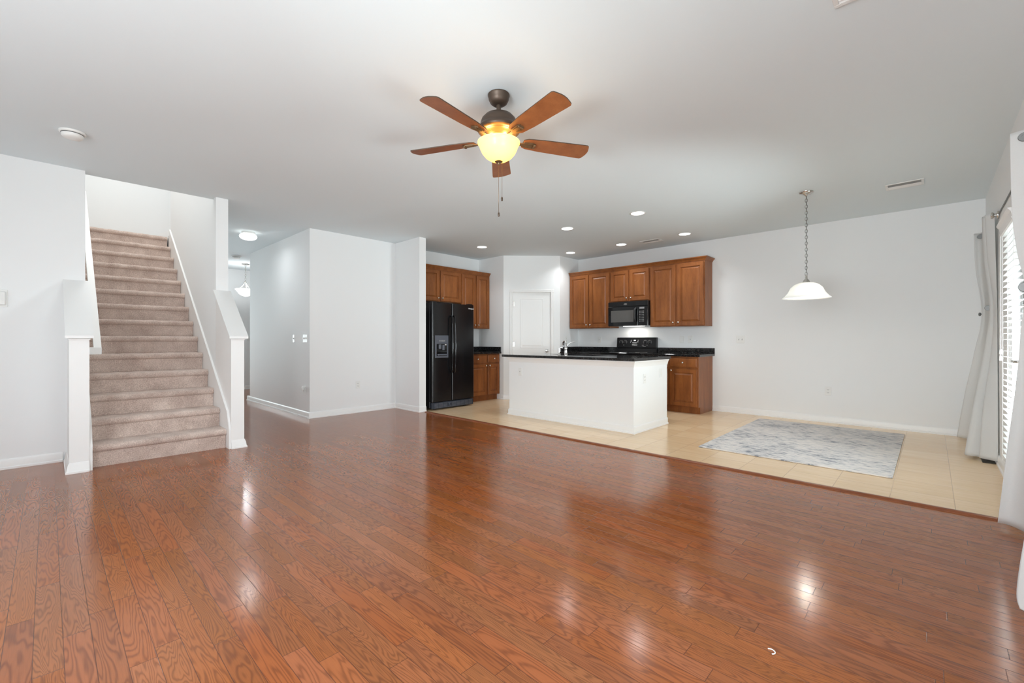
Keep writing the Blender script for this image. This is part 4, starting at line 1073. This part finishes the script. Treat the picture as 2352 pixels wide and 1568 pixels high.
# ================================================================== PATIO DOOR, BLIND, CURTAINS
D2 = bpy.data.objects.new('door_2', None); COL.objects.link(D2); D2['kind'] = 'structure'
D2.location = (0.45, (DY0+DY1)/2, 0)
hw = (DY1-DY0)/2
new_obj('jamb', boxes((0.0, 0.12, -hw, -hw+0.02, 0, DZ), (0.0, 0.12, hw-0.02, hw, 0, DZ), (0.0, 0.12, -hw+0.02, hw-0.02, DZ-0.02, DZ), (0.0, 0.12, -hw+0.02, hw-0.02, 0, 0.02)), M['trim'], D2)
yy = hw-0.022
new_obj('slab', boxes((0.005, 0.049, -yy, -yy+0.11, 0.022, DZ-0.022), (0.005, 0.049, yy-0.11, yy, 0.022, DZ-0.022), (0.005, 0.049, -yy+0.11, yy-0.11, DZ-0.14, DZ-0.022), (0.005, 0.049, -yy+0.11, yy-0.11, 0.022, 0.24)), M['trim'], D2)
new_obj('glass', boxes((0.024, 0.030, -yy+0.108, yy-0.108, 0.238, DZ-0.138)), M['glass'], D2)
new_obj('casing', boxes((-0.014, 0.0, -hw-0.06, -hw, 0, DZ+0.06), (-0.014, 0.0, hw, hw+0.06, 0, DZ+0.06), (-0.014, 0.0, -hw, hw, DZ, DZ+0.06)), M['trim'], D2)
bm = bmesh.new(); tube(bm, [(0.004, -0.36, 0.98), (-0.035, -0.36, 0.98), (-0.05, -0.33, 0.98), (-0.05, -0.26, 0.98)], 0.009, 10); new_obj('handle', bm, M['nickel'], D2, smooth=50)

# blind on the door
bl = thing('window_blind', 'white horizontal slat blind hanging on the glazed patio door', 'blind', (0.45, 4.765, 0))
BH = 0.335
bm = bmesh.new()
zz = 0.235; nsl = 0
while zz < 1.94:
    prism(bm, [(-0.048, zz+0.004), (-0.028, zz+0.003), (-0.003, zz-0.003), (-0.003, zz-0.0005), (-0.028, zz+0.0055), (-0.048, zz+0.0065)], -BH, BH, 'xz'); zz += 0.0445
new_obj('slats', bm, M['blind'], bl)
new_obj('bottom_rail', boxes((-0.048, -0.003, -BH, BH, 0.19, 0.208), bev=0.003), M['blind'], bl)
new_obj('headrail', boxes((-0.046, -0.002, -BH, BH, 1.95, 1.995)), M['blind'], bl)
bm = bmesh.new(); prism(bm, [(-0.050, 1.925), (-0.060, 1.930), (-0.064, 1.945), (-0.060, 1.952), (-0.066, 1.985), (-0.076, 1.998), (-0.082, 2.008), (-0.050, 2.008)], -BH-0.012, BH+0.012, 'xz'); box(bm, -0.05, 0.0, -BH-0.012, -BH-0.002, 1.925, 2.008); box(bm, -0.05, 0.0, BH+0.002, BH+0.012, 1.925, 2.008)
new_obj('valance', bm, M['blind'], bl)
for y in (BH-0.03, 0.0, -BH+0.03):
    bm = bmesh.new()
    tube(bm, [(-0.0495, y, 1.95), (-0.0495, y, 0.20)], 0.0012, 6); tube(bm, [(-0.002, y, 1.95), (-0.002, y, 0.20)], 0.0012, 6)
    new_obj('ladder_cord', bm, M['blind'], bl)
for y, zb in ((BH-0.006, 1.05), (BH+0.004, 1.00)):
    bm = bmesh.new(); tube(bm, [(-0.058, y, 1.94), (-0.058, y, zb)], 0.0018, 6)
    c = new_obj('pull_cord', bm, M['blind'], bl)
    bm = bmesh.new(); lathe(bm, [(0, zb+0.006), (0.006, zb), (0.010, zb-0.02), (0.010, zb-0.034), (0, zb-0.036)], 14, (-0.058, y)); new_obj('tassel', bm, M['blind'], c, smooth=50)

def catmull(P, n):
    out = []
    for i in range(len(P)-1):
        p0, p1, p2, p3 = P[max(i-1, 0)], P[i], P[i+1], P[min(i+2, len(P)-1)]
        for k in range(n):
            t = k/n
            out.append(tuple(0.5*((2*b) + (-a+c)*t + (2*a-5*b+4*c-d)*t*t + (-a+3*b-3*c+d)*t**3) for a, b, c, d in zip(p0, p1, p2, p3)))
    out.append(tuple(P[-1]))
    return out
def curtain_bm(levels, thick=0.0025):
    """levels: list of (z, [(x,y)...]) from top to bottom"""
    zs = [l[0] for l in levels]
    cols = []
    K = len(levels[0][1])
    # vertical splines of each control point
    tracks = []
    for k in range(K):
        tracks.append(catmull([(l[1][k][0], l[1][k][1], l[0]) for l in levels], 8))
    nr = len(tracks[0])
    bm = bmesh.new(); grid = []
    for r in range(nr):
        row = catmull([tracks[k][r] for k in range(K)], 6)
        grid.append([bm.verts.new(p) for p in row])
    for a, b in zip(grid, grid[1:]):
        for j in range(len(a)-1): bm.faces.new((a[j], a[j+1], b[j+1], b[j]))
    return bm
def make_curtain(label, levels, origin, discs, hem=True):
    t = thing('curtain', label, 'curtain', origin, 0, 'white curtains along the window wall')
    ox, oy, oz = origin
    loc = [(z-oz, [(x-ox, y-oy) for x, y in c]) for z, c in levels]
    p = new_obj('panel', curtain_bm(loc), M['cloth'], t, smooth=True)
    md = p.modifiers.new('cloth_thickness', 'SOLIDIFY'); md.thickness = 0.003; md.offset = 0
    for (x, y, z) in discs:
        bm = bmesh.new(); lathe(bm, [(0.012, 0.004), (0.024, 0.004), (0.026, 0), (0.024, -0.004), (0.012, -0.004)], 24, closed=True)
        lathe(bm, [(0, 0.001), (0.012, 0.001)], 24)
        d = Vector((-0.12, -1, 0)).normalized()
        bmesh.ops.transform(bm, matrix=Matrix.Translation((x-ox, y-oy, z-oz)) @ d.to_track_quat('Z', 'Y').to_matrix().to_4x4(), verts=bm.verts)
        new_obj('grommet', bm, M['ironrod'], t, smooth=50)
    return t
LA = [(2.30, [(.343, 7.055), (.405, 7.02), (.412, 6.55), (.355, 6.18), (.388, 6.12), (.368, 6.07), (.425, 6.02)]),
      (1.90, [(.355, 7.02), (.412, 6.98), (.418, 6.52), (.366, 6.18), (.402, 6.12), (.385, 6.07), (.432, 6.02)]),
      (1.42, [(.395, 6.93), (.425, 6.90), (.428, 6.50), (.402, 6.18), (.430, 6.13), (.424, 6.08), (.440, 6.02)]),
      (1.00, [(.345, 6.99), (.405, 6.92), (.415, 6.48), (.362, 6.16), (.418, 6.10), (.405, 6.05), (.440, 5.99)]),
      (0.50, [(.270, 7.06), (.360, 6.95), (.380, 6.45), (.290, 6.10), (.375, 6.06), (.355, 6.01), (.440, 5.94)]),
      (0.03, [(.212, 7.10), (.310, 6.97), (.330, 6.40), (.233, 6.06), (.340, 6.02), (.330, 5.97), (.438, 5.90)])]
make_curtain('white linen curtain tied back near the dining wall corner, beyond the blind', LA, (0.40, 6.5, 0), [(.390, 7.025, 2.257), (.395, 6.165, 1.43)])
LB = [(2.30, [(.327, 3.79), (.352, 3.775), (.388, 3.755), (.405, 3.70), (.392, 3.6), (.425, 3.48)]),
      (1.87, [(.334, 3.79), (.362, 3.78), (.394, 3.76), (.408, 3.70), (.398, 3.6), (.430, 3.48)]),
      (1.62, [(.355, 3.79), (.376, 3.78), (.400, 3.765), (.410, 3.70), (.402, 3.6), (.432, 3.48)]),
      (1.42, [(.384, 3.80), (.396, 3.79), (.408, 3.77), (.414, 3.70), (.408, 3.6), (.435, 3.48)]),
      (1.20, [(.371, 3.80), (.388, 3.79), (.404, 3.77), (.412, 3.70), (.405, 3.6), (.435, 3.48)]),
      (0.88, [(.352, 3.81), (.376, 3.81), (.400, 3.78), (.410, 3.71), (.400, 3.6), (.432, 3.48)]),
      (0.55, [(.326, 3.84), (.360, 3.84), (.394, 3.80), (.408, 3.72), (.395, 3.6), (.430, 3.47)]),
      (0.03, [(.289, 3.92), (.336, 3.915), (.386, 3.835), (.404, 3.75), (.388, 3.6), (.426, 3.46)])]
make_curtain('white linen curtain reaching the floor at the end of the tile strip', LB, (0.40, 3.65, 0), [(.3785, 3.755, 2.258), (.3805, 3.765, 1.42)])
LC = [(2.30, [(.345, 2.72), (.375, 2.70), (.40, 2.62), (.385, 2.5), (.425, 2.38)]),
      (1.42, [(.385, 2.72), (.40, 2.70), (.412, 2.62), (.40, 2.5), (.435, 2.38)]),
      (0.90, [(.350, 2.72), (.375, 2.70), (.402, 2.62), (.392, 2.5), (.43, 2.38)]),
      (0.36, [(.280, 2.73), (.320, 2.70), (.375, 2.62), (.37, 2.5), (.425, 2.38)]),
      (0.10, [(.256, 2.745), (.300, 2.70), (.362, 2.62), (.36, 2.5), (.42, 2.37)]),
      (0.03, [(.262, 2.725), (.298, 2.69), (.360, 2.61), (.357, 2.5), (.42, 2.37)])]
make_curtain('white curtain hem peeking in at the photo edge, nearest the camera', LC, (0.40, 2.6, 0), [])
rod = thing('curtain_rod', 'slim grey curtain rod with round end cap above the patio door blind', 'curtain rod', (0.45, 4.8, 2.262))
bm = bmesh.new(); tube(bm, [(-0.0068, 1.15, 0), (-0.0068, -1.35, 0)], 0.005, 10); new_obj('pole', bm, M['ironrod'], rod, smooth=50)
bm = bmesh.new(); lathe(bm, [(0, 0), (0.034, 0.0), (0.036, 0.006), (0.034, 0.014), (0.014, 0.018), (0.014, 0.030), (0.026, 0.036), (0.030, 0.044), (0.026, 0.052), (0, 0.055)], 28)
bmesh.ops.transform(bm, matrix=Matrix.Translation((-0.002, 1.15, 0)) @ Matrix.Rotation(-PI/2, 4, 'Y'), verts=bm.verts); new_obj('end_cap', bm, M['nickel'], rod, smooth=40)
bm = bmesh.new(); lathe(bm, [(0, 0), (0.03, 0), (0.03, 0.01), (0.01, 0.014), (0.01, 0.035), (0, 0.036)], 20)
bmesh.ops.transform(bm, matrix=Matrix.Translation((-0.002, -0.72, 0)) @ Matrix.Rotation(-PI/2, 4, 'Y'), verts=bm.verts); new_obj('bracket', bm, M['ironrod'], rod, smooth=40)
hb = thing('curtain_holdback', 'small metal holdback knob gathering the curtain near the dining wall corner', 'holdback', (0.45, 6.96, 1.405))
bm = bmesh.new(); lathe(bm, [(0, 0.0), (0.012, 0.0), (0.006, 0.008), (0.006, 0.055), (0.016, 0.060), (0.020, 0.068), (0.014, 0.076), (0, 0.078)], 20)
bmesh.ops.transform(bm, matrix=Matrix.Rotation(-PI/2, 4, 'Y'), verts=bm.verts); new_obj('knob', bm, M['ironrod'], hb, smooth=40)

# windows of the walls behind and beside the camera
def window(n, cx, cy, rz, w, z0, z1):
    t = bpy.data.objects.new('window_%d' % n, None); COL.objects.link(t); t['kind'] = 'structure'
    t.location = (cx, cy, 0); t.rotation_euler = (0, 0, rz)      # local y points outside
    zm = (z0+z1)/2
    new_obj('frame', boxes((-w/2, -w/2+0.05, 0.03, 0.09, z0, z1), (w/2-0.05, w/2, 0.03, 0.09, z0, z1), (-w/2+0.05, w/2-0.05, 0.03, 0.09, z0, z0+0.05), (-w/2+0.05, w/2-0.05, 0.03, 0.09, z1-0.05, z1), (-w/2+0.05, w/2-0.05, 0.03, 0.09, zm-0.025, zm+0.025), (-0.03, 0.03, 0.03, 0.09, z0+0.05, zm-0.025), (-0.03, 0.03, 0.03, 0.09, zm+0.025, z1-0.05)), M['trim'], t)
    new_obj('glass', boxes((-w/2+0.05, w/2-0.05, 0.10, 0.105, z0+0.05, z1-0.05)), M['glass'], t)
    new_obj('sill', boxes((-w/2-0.04, w/2+0.04, -0.03, 0.03, z0-0.025, z0)), M['trim'], t)
for k, (a, b) in enumerate(FW): window(k+1, (a+b)/2, -1.70, PI, b-a, 0.4, 2.3)
window(5, -11.45, 1.2, PI/2, 0.8, 0.35, 2.15)  # unseen foyer window, added so the fill lamp outside has an opening
window(4, 0.45, (WY0+WY1)/2, -PI/2, WY1-WY0, WZ0, WZ1)
